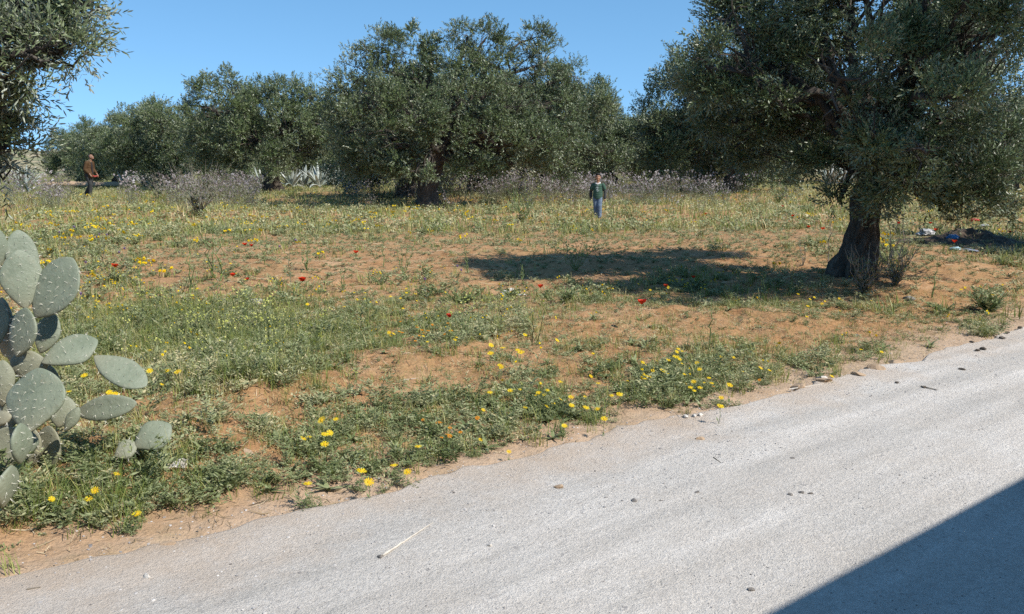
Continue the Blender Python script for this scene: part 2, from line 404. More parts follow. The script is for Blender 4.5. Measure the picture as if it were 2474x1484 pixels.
# ------------------------------------------------------------------ tubes
def tube(path, rad, sides=8, rough=0, seed=0, flat=None):
    """quads of a tapered bent tube with a knobbly surface"""
    p = np.asarray(path, float); r = np.asarray(rad, float); n = len(p)
    d = np.gradient(p, axis=0); d /= np.linalg.norm(d, axis=1)[:, None]+1e-9
    ref = np.array([1., 0, 0]) if abs(d[0][0]) < .8 else np.array([0, 1., 0])
    u = np.cross(d, ref); u /= np.linalg.norm(u, axis=1)[:, None]+1e-9
    w = np.cross(d, u)
    a = np.linspace(0, 2*math.pi, sides, endpoint=False)
    ring = u[:, None, :]*np.cos(a)[None, :, None]+w[:, None, :]*np.sin(a)[None, :, None]*(1 if flat is None else flat)
    rr = np.repeat(r[:, None], sides, 1)
    if rough:
        ii = np.arange(n)[:, None]
        rr = rr*(1+rough*(vn(np.cos(a)[None]*1.6+seed+0*ii, np.sin(a)[None]*1.6+ii*.22+seed)+.5*vn(np.cos(a)[None]*3.5+seed, np.sin(a)[None]*3.5+ii*.5)))
    V = (p[:, None, :]+ring*rr[:, :, None]).reshape(-1, 3)
    i, j = np.meshgrid(np.arange(n-1), np.arange(sides), indexing='ij'); j2 = (j+1) % sides
    F = np.stack([i*sides+j, i*sides+j2, (i+1)*sides+j2, (i+1)*sides+j], -1).reshape(-1, 4)
    # caps with quads
    cap = []
    for base in (0, (n-1)*sides):
        for q in range(0, sides-2, 2):
            c = [base, base+q+1, base+q+2, base+(q+3) % sides]
            if c[3] == base: c[3] = base+q+2; continue
            cap.append(c)
    if cap: F = np.concatenate([F, np.array(cap)])
    return V, F
def curve(a, b, n=8, sag=0, wob=0.0, rs=None):
    a = np.asarray(a, float); b = np.asarray(b, float); t = np.linspace(0, 1, n)[:, None]
    p = a*(1-t)+b*t
    p[:, 2] += sag*4*(t[:, 0]*(1-t[:, 0]))
    if wob:
        rs = rs or rng
        L = np.linalg.norm(b-a)
        p[1:-1] += rs.normal(0, wob*L, (n-2, 3))*np.sin(t[1:-1]*math.pi)
    return p

# ------------------------------------------------------------------ foliage
def frames(axis, roll):
    """rotation matrices (n,3,3) whose third column is axis"""
    z = axis/(np.linalg.norm(axis, axis=1)[:, None]+1e-9)
    ref = np.where(np.abs(z[:, 2:3]) > .9, np.array([[1., 0, 0]]), np.array([[0, 0, 1.]]))
    x = np.cross(ref, z); x /= np.linalg.norm(x, axis=1)[:, None]+1e-9
    y = np.cross(z, x)
    c, s = np.cos(roll)[:, None], np.sin(roll)[:, None]
    return np.stack([x*c+y*s, y*c-x*s, z], -1)
def sprig(nleaf, length, ll, lw, rs, fine=False):
    """one shoot of paired narrow leaves along +z"""
    Q = []; F = []; k = 0
    for i in range(nleaf):
        t = .08+.92*(i//2)/(max(1, nleaf//2-1)); az = (i % 2)*math.pi+(i//2)*1.9+rs.normal(0, .25)
        tilt = rs.uniform(.55, 1.15)*(1.05-.45*t)
        d = np.array([math.cos(az)*math.sin(tilt), math.sin(az)*math.sin(tilt), math.cos(tilt)])
        side = np.cross(d, [0, 0, 1.]); side /= np.linalg.norm(side)+1e-9
        up = np.cross(side, d); tw = rs.uniform(-.9, .9); side = side*math.cos(tw)+up*math.sin(tw); up = np.cross(side, d)
        b = np.array([rs.normal(0, .01), rs.normal(0, .01), t*length]); l = ll*rs.uniform(.75, 1.2); w = lw*rs.uniform(.8, 1.2)*.5
        if fine:
            m1 = b+d*l*.33-up*l*.03; m2 = b+d*l*.72-up*l*.05; tip = b+d*l-up*l*.12
            Q += [b, m1+side*w, m2+side*w*.8, tip, m2-side*w*.8, m1-side*w]
            F += [[k, k+1, k+4, k+5], [k+1, k+2, k+3, k+4]]; k += 6
        else:
            m = b+d*l*.5-up*l*.04
            Q += [b, m+side*w, b+d*l-up*l*.08, m-side*w]; F += [[k, k+1, k+2, k+3]]; k += 4
    return np.array(Q), np.array(F)
def scatter(acc, protos, pos, axis, scale, rs, tint, tvar=.18, mat=0, per=4):
    """put copies of small leaf clusters at pos, merged into one mesh"""
    n = len(pos)
    if n == 0: return
    which = rs.integers(0, len(protos), n); Rm = frames(axis, rs.uniform(0, 6.283, n))
    for w, (pv, pf) in enumerate(protos):
        k = np.where(which == w)[0]
        if len(k) == 0: continue
        V = np.einsum('nij,mj->nmi', Rm[k], pv)*scale[k][:, None, None]+pos[k][:, None, :]
        m = len(pv); F = pf[None]+(np.arange(len(k))*m)[:, None, None]
        tl = rs.normal(0, tvar, (len(k), m//per)).repeat(per, 1)
        T = np.clip(tint[k][:, None]+tl, 0, 1)
        acc.add(V.reshape(-1, 3), F.reshape(-1, 4), T.ravel(), mat)

def crown_pts(lobes, per, rs, hole=.0, hs=1.6):
    """lobes: (cx,cy,cz, rx,ry,rz). Points in clusters through lobed shells with gaps between, and the outward directions"""
    Ps, Ds = [], []
    for (cx, cy, cz, rx, ry, rz) in lobes:
        n = int(per*(rx*ry*rz)**(2/3))+8
        sc = np.array([rx, ry, rz]); c0 = np.array([cx, cy, cz])
        nc = max(6, int(13*min(1.5, (rx*rz)**.5/.6)))
        dc = rs.normal(size=(nc, 3)); dc /= np.linalg.norm(dc, axis=1)[:, None]
        cc = dc*(rs.uniform(.30, 1.0, nc)**.5)[:, None]*.86
        cr = rs.uniform(.24, .44, nc)
        w = cr**2/np.sum(cr**2)
        k = rs.choice(nc, n, p=w)
        d = rs.normal(size=(n, 3)); d /= np.linalg.norm(d, axis=1)[:, None]
        p = cc[k]+d*(cr[k]*rs.uniform(0, 1, n)**.5*(1+.5*vn3(d*2.7+k[:, None])))[:, None]
        q = p*sc+c0
        keep = (vn3(q*hs)+.5*vn3(q*hs*2.3+7)) > hole-.75
        Ps.append(q[keep]); Ds.append((d*.7+dc[k]*.5)[keep])
    return np.concatenate(Ps), np.concatenate(Ds)

def name_far(c, L): return L < 5 and c[1] < -1.6 and c[0] > .3
def grow_tree(name, base, lobes, trunk, lean, leaf, per, label, group='olive trees of the grove', seed=1, mat='olive', holes=.25,
              trunk_r=.3, fork_z=1.5, flare=1.0, twigs=9, sprl=.22, nleaf=14, fine=False, protos_n=6, limb_r=.35, extra_trunk=None):
    """an olive tree: gnarled trunk with limbs and a crown of leaf sprays; lobes in world space around base"""
    rs = np.random.default_rng(seed)
    base = Vector(base)
    root = empty(name, base, label, 'tree', group)
    lob = [(cx-base.x, cy-base.y, cz-base.z, rx, ry, rz) for cx, cy, cz, rx, ry, rz in lobes]
    T = Acc()
    tp = np.array(trunk, float); tr = np.array([p[3] for p in trunk]); tp = tp[:, :3]
    # smooth the trunk line
    k = np.linspace(0, len(tp)-1, 26); idx = np.arange(len(tp))
    path = np.stack([np.interp(k, idx, tp[:, c]) for c in range(3)], -1)
    for _ in range(2): path[1:-1] = (path[:-2]+2*path[1:-1]+path[2:])/4
    radii = np.interp(k, idx, tr)
    V, F = tube(path, radii, 28, .42, seed*3.1)
    # root flare ridges
    zz = V[:, 2]; a = np.arctan2(V[:, 1]-path[0][1], V[:, 0]-path[0][0])
    rid = 1+flare*.22*np.exp(-np.maximum(zz, 0)/.28)*(1+.7*np.sin(a*5+seed)+.4*np.sin(a*9+seed*2))
    V[:, :2] = path[0][:2]+(V[:, :2]-path[0][:2])*np.where(zz < .9, rid, 1)[:, None]
    T.add(V, F)
    top = path[-1]; mid = path[int(len(path)*.72)]
    tips = []
    for i, (cx, cy, cz, rx, ry, rz) in enumerate(lob):
        st = top if i % 3 else mid
        c = np.array([cx, cy, cz])
        if c[2] < st[2]-.2: st = path[int(len(path)*.85)]
        L = np.linalg.norm(c-st)
        pth = curve(st, c, 9, (.08 if c[2] > st[2] else .22)*L, .06, rs)
        r0 = tr[-1]*limb_r*rs.uniform(.8, 1.25)+.012*L
        if name_far(c, L): r0 = .03
        V, F = tube(pth, np.linspace(r0, .018+.01*rx, 9), 7, .2, i); T.add(V, F)
        for _ in range(0 if name_far(c, L) else twigs):
            d = rs.normal(size=3); d[2] = d[2]*.8+.25; d /= np.linalg.norm(d)
            e = c+d*np.array([rx, ry, rz])*rs.uniform(.6, 1.0); s0 = pth[rs.integers(4, 9)]
            V, F = tube(curve(s0, e, 6, .05*rs.normal(), .08, rs), np.linspace(.014+.012*rx, .004, 6), 4); T.add(V, F)
    if extra_trunk is not None:
        for pth, rd in extra_trunk:
            V, F = tube(pth, rd, 9, .2, 5); T.add(V, F)
    link('trunk', T.mesh('trunk', M['bark'], True), root)
    pos, dr = crown_pts(lob, per, rs, holes)
    ax = dr*.75+np.array([0, 0, .45])+rs.normal(0, .5, pos.shape)
    prot = [sprig(nleaf, sprl, leaf[0], leaf[1], rs, fine) for _ in range(protos_n)]
    C = Acc()
    cl = .46+.26*vn3(pos*1.3+seed)                      # clumps of older and younger growth
    scatter(C, prot, pos, ax, rs.uniform(.75, 1.25, len(pos)), rs, cl, .17, 0, 6 if fine else 4)
    link('crown', C.mesh('crown', M[mat]), root)
    return root

def lobes_at(D, specs, depth_ratio=.95):
    """(u, v, dz metres, ru px, rv px) seen at distance D -> lobes in space"""
    out = []
    for u, v, dz, ru, rv in specs:
        c = P(u, v, D+dz); k = (D+dz)/FPX*1.0
        out.append((c.x, c.y, c.z, ru*k, (ru*.5+rv*.5)*k*depth_ratio, rv*k))
    return out

# big tree at the right, near the road
b = G(2062, 668); D = b.y
LR = lobes_at(D, [(1755, 50, 0, 105, 100), (1900, -30, .6, 170, 120), (2080, -70, -.3, 190, 140), (2270, -40, .4, 160, 130), (2370, 70, 0, 75, 80),
    (1715, 165, -.2, 85, 85), (1850, 190, .1, 130, 90), (2030, 190, -1.1, 150, 110), (2220, 170, -.8, 140, 110), (2385, 200, -.3, 70, 80),
    (1790, 290, .8, 105, 70), (1960, 310, .7, 125, 80), (2110, 320, -1.1, 95, 80), (2270, 290, -.8, 120, 80), (2410, 330, 0, 70, 80),
    (1850, 365, 1.3, 110, 42), (2150, 420, -.9, 85, 60), (2330, 420, -.5, 115, 75), (2320, 495, -.4, 75, 55), (2430, 440, .3, 55, 65), (2120, 500, -.45, 45, 55), (1980, 380, .2, 80, 40),
    (1950, 100, 1.6, 150, 100), (2180, 90, 1.6, 140, 90), (1850, 240, 1.5, 120, 90), (2050, 250, 1.7, 110, 90),
    (2050, -190, .2, 200, 110), (2270, -160, -.3, 140, 100), (2030, 478, -.2, 22, 36), (2440, 510, -.2, 35, 25), (2235, 370, -1.5, 75, 70), (2290, 230, -1.6, 80, 60), (2215, 455, -.9, 42, 50)])
LR += lobes_at(D, [(2345, 100, -.5, 95, 80), (2400, 150, .2, 60, 70), (2250, 60, -.9, 100, 80), (2425, 110, -.6, 60, 65), (2410, 40, .2, 45, 45)])
LR += lobes_at(9.3, [(2425, 70, 0, 75, 60), (2370, 10, 0, 60, 50), (2450, 20, -.3, 50, 45)])
LR += [(5.6, 8.3, 3.5, .55, .6, .4), (4.7, 9.0, 3.9, .6, .5, .4), (6.4, 8.6, 3.3, .6, .5, .45), (5.2, 7.7, 3.9, .4, .4, .3)]     # unseen boughs over the verge, added to dapple the ground with shade
def loc(u, v, dz=0): p = P(u, v, D+dz); return [p.x-b.x, p.y-b.y, p.z-b.z]
grow_tree('olive_tree', b, LR,
    [(*loc(2064, 700), .31), (*loc(2064, 655), .275), (*loc(2070, 614), .225), (*loc(2089, 545), .155), (*loc(2094, 480), .145), (*loc(2103, 430), .125), (*loc(2103, 380), .115), (*loc(2095, 330), .10)],
    0, (.058, .016), 2300, 'largest dark olive tree at the right with a thick leaning trunk near the road', seed=5, holes=.48, twigs=10, sprl=.20, nleaf=16, flare=.2, limb_r=.34)

# the broad tree in the middle
b = G(1033, 503); D = b.y
LC = lobes_at(D, [(865, 190, 0, 68, 70), (920, 115, 0, 62, 48), (900, 260, -.8, 95, 85), (1018, 105, .5, 38, 40), (1008, 170, .3, 62, 75), (1000, 280, -1.3, 85, 75), (950, 350, -1, 90, 65), (870, 330, .3, 85, 75),
    (1130, 88, .2, 55, 36), (1175, 90, .5, 55, 42), (1115, 165, .2, 65, 65), (1112, 235, -1, 52, 60), (1195, 170, 0, 72, 70), (1290, 92, .3, 42, 36), (1312, 155, .5, 60, 60), (1383, 185, .3, 34, 45),
    (1235, 265, -.8, 85, 75), (1330, 260, 0, 62, 62), (1385, 265, .5, 32, 55), (1180, 340, -.9, 85, 65), (1290, 350, -.6, 85, 55), (1370, 350, .2, 52, 55), (1115, 330, -.7, 55, 55),
    (1005, 415, -1.2, 28, 20), (930, 385, -.4, 70, 36), (1240, 398, 0, 100, 38), (865, 405, -.2, 58, 32), (950, 412, -.6, 52, 28), (1140, 400, -.5, 60, 30), (1025, 420, -1.6, 26, 18), (1345, 405, .3, 60, 34), (822, 255, .5, 40, 52), (1200, 270, 1.8, 110, 80), (940, 260, 1.8, 90, 70)])
def loc(u, v, dz=0): p = P(u, v, D+dz); return [p.x-b.x, p.y-b.y, p.z-b.z]
grow_tree('olive_tree', b, LC, [(*loc(1032, 512), .46), (*loc(1033, 490), .38), (*loc(1036, 460), .34), (*loc(1040, 430), .33), (*loc(1048, 400), .30), (*loc(1058, 370), .26), (*loc(1075, 335), .22)], 0,
    (.075, .027), 850, 'broad olive tree in the middle with the tallest crown and a pale sunlit trunk foot', seed=8, holes=.42, twigs=8, sprl=.20, nleaf=14, limb_r=.42,
    extra_trunk=[(curve(loc(1050, 395), loc(1115, 300, -.3), 10, .15, .03), np.linspace(.24, .1, 10)), (curve(loc(1045, 410), loc(990, 330, -.2), 10, .1, .03), np.linspace(.2, .07, 10))])

# tree left of the middle, with a pale ringed trunk foot
b = G(657, 466); D = b.y
L1 = lobes_at(D, [(487, 210, 0, 42, 34), (549, 195, 0, 24, 34), (495, 280, 0, 62, 52), (560, 270, -.8, 66, 66), (620, 235, .3, 54, 44), (690, 222, 0, 60, 36), (690, 300, -.7, 78, 60), (758, 232, .3, 36, 38), (778, 300, .3, 48, 60),
    (600, 340, -1, 78, 58), (660, 385, -1.2, 52, 44), (540, 360, 0, 66, 55), (740, 370, .4, 58, 46), (470, 350, .3, 45, 55), (440, 250, .6, 20, 16), (630, 290, 1.8, 120, 80), (735, 320, 1.6, 70, 70)])
def loc(u, v, dz=0): p = P(u, v, D+dz); return [p.x-b.x, p.y-b.y, p.z-b.z]
grow_tree('olive_tree', b, L1, [(*loc(657, 472), .5), (*loc(657, 455), .46), (*loc(655, 430), .36), (*loc(650, 405), .30), (*loc(640, 375), .26), (*loc(628, 340), .22)], 0,
    (.095, .035), 560, 'olive tree left of the middle with a short thick stump-like trunk foot', seed=12, holes=.40, twigs=7, sprl=.25, nleaf=14)

# branches of the near tree reaching in at the upper left
b0 = Vector((-4.75, 6.0, HZ(-4.75, 6.0))); D = 5.8
LF = lobes_at(D, [(50, 20, 0, 130, 70), (165, 15, 0, 75, 48), (196, 90, .15, 48, 36), (150, 115, -.1, 75, 42), (60, 130, -.25, 100, 75), (35, 210, 0, 65, 50), (25, 280, .2, 48, 42), (10, 360, .2, 55, 50), (220, 10, .2, 36, 32), (5, 405, .4, 40, 30),
    (-80, 200, .2, 130, 140), (-170, 60, .1, 220, 170), (-230, 320, .3, 180, 120), (-330, 120, -.9, 220, 180), (-420, 300, .2, 200, 150), (-600, 200, .4, 220, 170), (-330, 80, 1.2, 250, 180), (-500, -60, .2, 260, 140), (-150, -120, .2, 250, 120), (60, -90, .2, 160, 70)])
grow_tree('olive_tree', b0, LF, [(0, 0, -.1, .34), (.05, 0, .35, .25), (.15, 0, .8, .22), (.2, .05, 1.3, .2), (.35, 0, 1.8, .16)], 0,
    (.050, .0105), 3200, 'nearest olive tree reaching in at the upper left edge with long narrow leaves', seed=21, mat='olive_g', holes=.20, twigs=14, sprl=.20, nleaf=14, fine=True, flare=.8)

# ------------------------------------------------------------------ trees further back: a few kinds, each copy with its own label
def kind_tree(seed, w, h, nl, per):
    rs = np.random.default_rng(seed); L = []
    for i in range(nl):
        a = i*2.399+rs.normal(0, .3); r = w*.5*math.sqrt((i+.5)/nl)*.78
        z = h*(.80-.42*(r/(w*.5))**2*rs.uniform(.3, 1.2)-.20*rs.uniform(0, 1)+.06)
        q = rs.uniform(.75, 1.15)*w*.155
        L.append((r*math.cos(a), r*math.sin(a), z, q*1.05, q*1.05, q*rs.uniform(.85, 1.25)))
        L.append((r*1.02*math.cos(a+.3), r*1.02*math.sin(a+.3), h*rs.uniform(.20, .46), q*1.05, q*1.05, q*.95))
    L.append((0, 0, h*.6, w*.26, w*.26, h*.24))
    return L
def copy_tree(src, loc, rz, sc, label):
    c = src.copy(); COL.objects.link(c); c.location = loc; c.rotation_euler = (0, 0, rz); c.scale = (sc, sc, sc); c['label'] = label
    for ch in src.children:
        k = ch.copy(); COL.objects.link(k); k.parent = c
    return c
kinds = []
for i, (seed, w, h) in enumerate([(31, 8.0, 5.6), (37, 7.4, 5.2), (43, 8.6, 6.0)]):
    lob = kind_tree(seed, w, h, 11, 0)
    kinds.append(dict(seed=seed, lob=lob))
BACK = [ # u, v of the trunk foot on the ground line, distance, kind, scale, label
    (1768, 0, 42, 2, 1.12, 'olive tree with a dark trunk behind the purple thistles, left of the big right tree'),
    (1690, 0, 50, 0, .95, 'olive tree half hidden behind its neighbour right of the gap of sky'),
    (978, 0, 37, 1, 1.0, 'olive tree whose dark trunk shows just left of the broad middle tree'),
    (1150, 0, 40, 0, 1.0, 'olive tree filling in low behind the broad middle tree'),
    (1330, 0, 43, 2, .92, 'olive tree low behind the right half of the middle tree'),
    (1478, 0, 58, 1, .98, 'small distant olive tree at the gap of sky behind the boy'),
    (412, 0, 50, 0, .94, 'olive tree with a thin dark leaning trunk left of the stump-footed tree'),
    (285, 0, 56, 1, .84, 'low wide olive tree right behind the walking man'),
    (195, 0, 66, 2, .66, 'low olive tree at the left end of the back row'),
    (520, 0, 62, 2, .82, 'olive tree in the back row between two nearer trees on the left'),
    (800, 0, 58, 1, .95, 'olive tree in the back row over the white agaves'),
    (1905, 0, 62, 0, .95, 'far olive tree seen under the big right crown'),
    (2110, 0, 66, 2, .90, 'far olive tree behind the leaning right trunk'),
    (2290, 0, 58, 1, .95, 'far olive tree behind the hanging right branches'),
    (2440, 0, 47, 0, 1.0, 'olive tree at the right edge behind the hanging branches'),
    (640, 0, 74, 0, 1.0, 'far olive tree directly behind the stump-footed tree'),
    (1060, 0, 74, 2, 1.0, 'far olive tree hidden mostly by the broad middle tree'),
    (1600, 0, 70, 1, 1.0, 'far olive tree below the hill right of the gap of sky'),
    (330, 0, 78, 1, .78, 'far olive tree behind the low wide tree on the left'),
]
protos = {}
for u, _, d, k, sc, lab in BACK:
    x = (u-1236.5)/FPX*(d*CP+EYE*SP); z = HZ(x, d)
    if k not in protos:
        q = kinds[k]
        protos[k] = grow_tree('olive_tree', (x, d, z), [(cx+x, d+cy, cz+z, rx, ry, rz) for cx, cy, cz, rx, ry, rz in q['lob']],
            [(0, 0, -.15, .45), (.02, 0, .3, .36), (.08, .03, .8, .30), (.05, .08, 1.3, .27), (.12, .05, 1.9, .22)], 0, (.105, .040), 380, lab, seed=q['seed'], holes=.40, twigs=5, sprl=.28, nleaf=12)
        protos[k].scale = (sc,)*3
    else:
        copy_tree(protos[k], (x, d, z), rng.uniform(0, 6.28), sc, lab)
copy_tree(protos[1], (12.3, 14.0, HZ(12.3, 14.0)), 1.1, .80, 'olive tree just beyond the right edge whose shadow falls on the rubbish heap')
# ------------------------------------------------------------------ low plants as clusters of small faces
def blade(h, w, bend, az, base=(0, 0, 0), n=3):
    """one curved tapered grass blade: quads"""
    V = []; F = []
    dx, dy = math.cos(az), math.sin(az); sx, sy = -dy, dx
    for i in range(n+1):
        t = i/n; o = bend*h*t*t; z = h*t*(1-.35*abs(bend)*t); ww = w*.5*(1-.92*t)
        V += [(base[0]+dx*o+sx*ww, base[1]+dy*o+sy*ww, base[2]+z), (base[0]+dx*o-sx*ww, base[1]+dy*o-sy*ww, base[2]+z)]
    for i in range(n): F.append((2*i, 2*i+1, 2*i+3, 2*i+2))
    return np.array(V, float), np.array(F)
class Proto:
    def __init__(s): s.V = []; s.F = []; s.T = []; s.M = []; s.n = 0
    def add(s, V, F, t=.5, m=0):
        V = np.asarray(V, float).reshape(-1, 3); F = np.asarray(F).reshape(-1, 4)
        s.V.append(V); s.F.append(F+s.n); s.n += len(V); s.T.append(np.full(len(V), t)); s.M.append(np.full(len(F), m)); return s
    def done(s): return np.concatenate(s.V), np.concatenate(s.F), np.concatenate(s.T), np.concatenate(s.M)
def quad_leaf(b, d, l, w, side=None):
    d = np.asarray(d, float); d /= np.linalg.norm(d)
    if side is None: side = np.cross(d, [.01, .013, 1.])
    side = side/(np.linalg.norm(side)+1e-9); b = np.asarray(b, float)
    return np.array([b, b+d*l*.5+side*w*.5, b+d*l, b+d*l*.5-side*w*.5]), [[0, 1, 2, 3]]
def disc_pts(c, r, nrm, k=6, rs=rng, jag=.0):
    n = np.asarray(nrm, float); n /= np.linalg.norm(n); a = np.cross(n, [.3, .9, .2]); a /= np.linalg.norm(a); b = np.cross(n, a)
    return [np.asarray(c)+(a*math.cos(t)+b*math.sin(t))*r*(1+jag*rs.normal()) for t in np.linspace(0, 6.283, k, endpoint=False)]
def hexa(c, r, nrm, rs=rng):
    p = disc_pts(c, r, nrm, 6, rs, .12); return np.array(p), [[0, 1, 2, 3], [0, 3, 4, 5]]
def strip(p, w):
    """flat thin stem along a path made of two crossed ribbons"""
    p = np.asarray(p, float); n = len(p); V = []; F = []
    for sx in ((1, 0, 0), (0, 1, 0)):
        o = len(V)
        for i in range(n):
            ww = w*(1-.6*i/(n-1))*.5; V += [p[i]+np.array(sx)*ww, p[i]-np.array(sx)*ww]
        for i in range(n-1): F.append([o+2*i, o+2*i+1, o+2*i+3, o+2*i+2])
    return np.array(V), np.array(F)

def p_tuft(rs, nb, h, w, spread, bend):
    P_ = Proto()
    for _ in range(nb):
        r = spread*math.sqrt(rs.random()); a = rs.uniform(0, 6.283)
        V, F = blade(h*rs.uniform(.45, 1.15), w*rs.uniform(.7, 1.3), rs.uniform(.1, 1)*bend, rs.uniform(0, 6.283), (r*math.cos(a), r*math.sin(a), -.01)); P_.add(V, F, rs.beta(2, 2.4))
    return P_.done()
def p_herb(rs, ns, rad, h, ll, lw, leaves=12):
    """a low weed: leafy stems arching out from one root, leaflets along them"""
    P_ = Proto()
    for _ in range(ns):
        a = rs.uniform(0, 6.283); R_ = rad*rs.uniform(.3, 1.1); hh = h*rs.uniform(.4, 1.15)
        e = np.array([R_*math.cos(a), R_*math.sin(a), hh]); ts = np.linspace(.1, 1, leaves)
        tt = rs.uniform(.25, .75)
        for t in ts:
            b = np.array([e[0]*t, e[1]*t, hh*(2*t-t*t)*.9])+rs.normal(0, .006, 3); b[2] = max(b[2], .004)
            for s_ in (-1, 1):
                dd = np.array([math.cos(a+s_*rs.uniform(.5, 1.3)), math.sin(a+s_*rs.uniform(.5, 1.3)), rs.uniform(-.15, .75)])
                V, F = quad_leaf(b, dd, ll*rs.uniform(.6, 1.3)*(1.15-.5*t), lw*rs.uniform(.7, 1.3), np.cross(dd, rs.normal(size=3)+np.array([0, 0, 1.2]))); P_.add(V, F, np.clip(tt+rs.normal(0, .14), 0, 1))
    return P_.done()
def p_rosette(rs, nl, l, w):
    P_ = Proto()
    for i in range(nl):
        a = i*2.4+rs.normal(0, .3); L = l*rs.uniform(.6, 1.1); up = rs.uniform(.1, .7)
        V, F = blade(L*math.sin(up)+.03, w, L*math.cos(up)/(L*math.sin(up)+.03), a, (0, 0, 0), 3)
        k = np.array([.35, 1, .8, .1]).repeat(2)[:, None]; c = (V[0::2]+V[1::2]).repeat(2, 0)/2
        V = c+(V-c)/np.array([1, 1-.92/3, 1-.92*2/3, .08]).repeat(2)[:, None]*k
        P_.add(V, F, rs.uniform(.2, .8))
    return P_.done()
def p_flowerstalks(rs, ns, h, spread, head, nh, leaves=6, lean=.35, headm=1, cyl=False):
    """branching stalks, a few leaves, small heads near the top"""
    P_ = Proto()
    for _ in range(ns):
        r = spread*rs.random()*.4; a = rs.uniform(0, 6.283); b = np.array([r*math.cos(a), r*math.sin(a), 0]); hh = h*rs.uniform(.6, 1.1)
        e = b+np.array([lean*hh*math.cos(a)*rs.random(), lean*hh*math.sin(a)*rs.random(), hh])
        path = curve(b, e, 5, 0, .04, rs); V, F = strip(path, .006+.004*h); P_.add(V, F, rs.uniform(.2, .6))
        for _ in range(leaves):
            t = rs.uniform(.05, .8); q = b+(e-b)*t; an = rs.uniform(0, 6.283); l = (.10+.06*h)*(1-.6*t)*rs.uniform(.6, 1.2)
            V, F = quad_leaf(q, (math.cos(an), math.sin(an), rs.uniform(0, .9)), l, l*.22); P_.add(V, F, rs.uniform(.2, .9))
        for _ in range(nh):
            t = rs.uniform(.62, 1); q = b+(e-b)*t; an = rs.uniform(0, 6.283); bl = h*.22*(1.15-t)+.02
            tip = q+np.array([math.cos(an)*bl, math.sin(an)*bl, bl*rs.uniform(.5, 1.3)])
            V, F = strip([q, tip], .004); P_.add(V, F, .4)
            tt = rs.uniform(0, 1)
            for nrm in ((0, -.5, 1), (.9, -.6, .3), (-.8, -.5, .3)):
                V, F = hexa(tip, head*rs.uniform(.7, 1.2), nrm, rs); P_.add(V, F, np.clip(tt+rs.normal(0, .1), 0, 1), headm)
    return P_.done()

def plant(acc, protos, xy, rs, smin=.7, smax=1.3, tint=None, tvar=.12, tilt=.12, sink=0):
    n = len(xy)
    if n == 0: return
    which = rs.integers(0, len(protos), n); rot = rs.uniform(0, 6.283, n); sc = rs.uniform(smin, smax, n)
    z = H(xy[:, 0], xy[:, 1])-sink
    tint = (np.zeros(n) if tint is None else tint)+.30*fbm(xy[:, 0]*.8+41, xy[:, 1]*.8, 3)+.04
    tx, ty = rs.normal(0, tilt, n), rs.normal(0, tilt, n)
    for w, (pv, pf, pt, pm) in enumerate(protos):
        k = np.where(which == w)[0]
        if len(k) == 0: continue
        c, s = np.cos(rot[k])[:, None], np.sin(rot[k])[:, None]; q = sc[k][:, None]
        X = (pv[None, :, 0]*c-pv[None, :, 1]*s)*q; Y = (pv[None, :, 0]*s+pv[None, :, 1]*c)*q; Z = pv[None, :, 2]*q
        X = X+Z*tx[k][:, None]; Y = Y+Z*ty[k][:, None]
        V = np.stack([X+xy[k, 0:1], Y+xy[k, 1:2], Z+z[k][:, None]], -1)
        F = pf[None]+(np.arange(len(k))*len(pv))[:, None, None]
        T = np.clip(pt[None]+tint[k][:, None]+rs.normal(0, tvar, (len(k), 1)), 0, 1)
        acc.V.append(V.reshape(-1, 3)); acc.F.append(F.reshape(-1, 4)+acc.n); acc.n += V.shape[0]*V.shape[1]
        acc.T.append(T.ravel()); acc.M.append(np.tile(pm, len(k)))

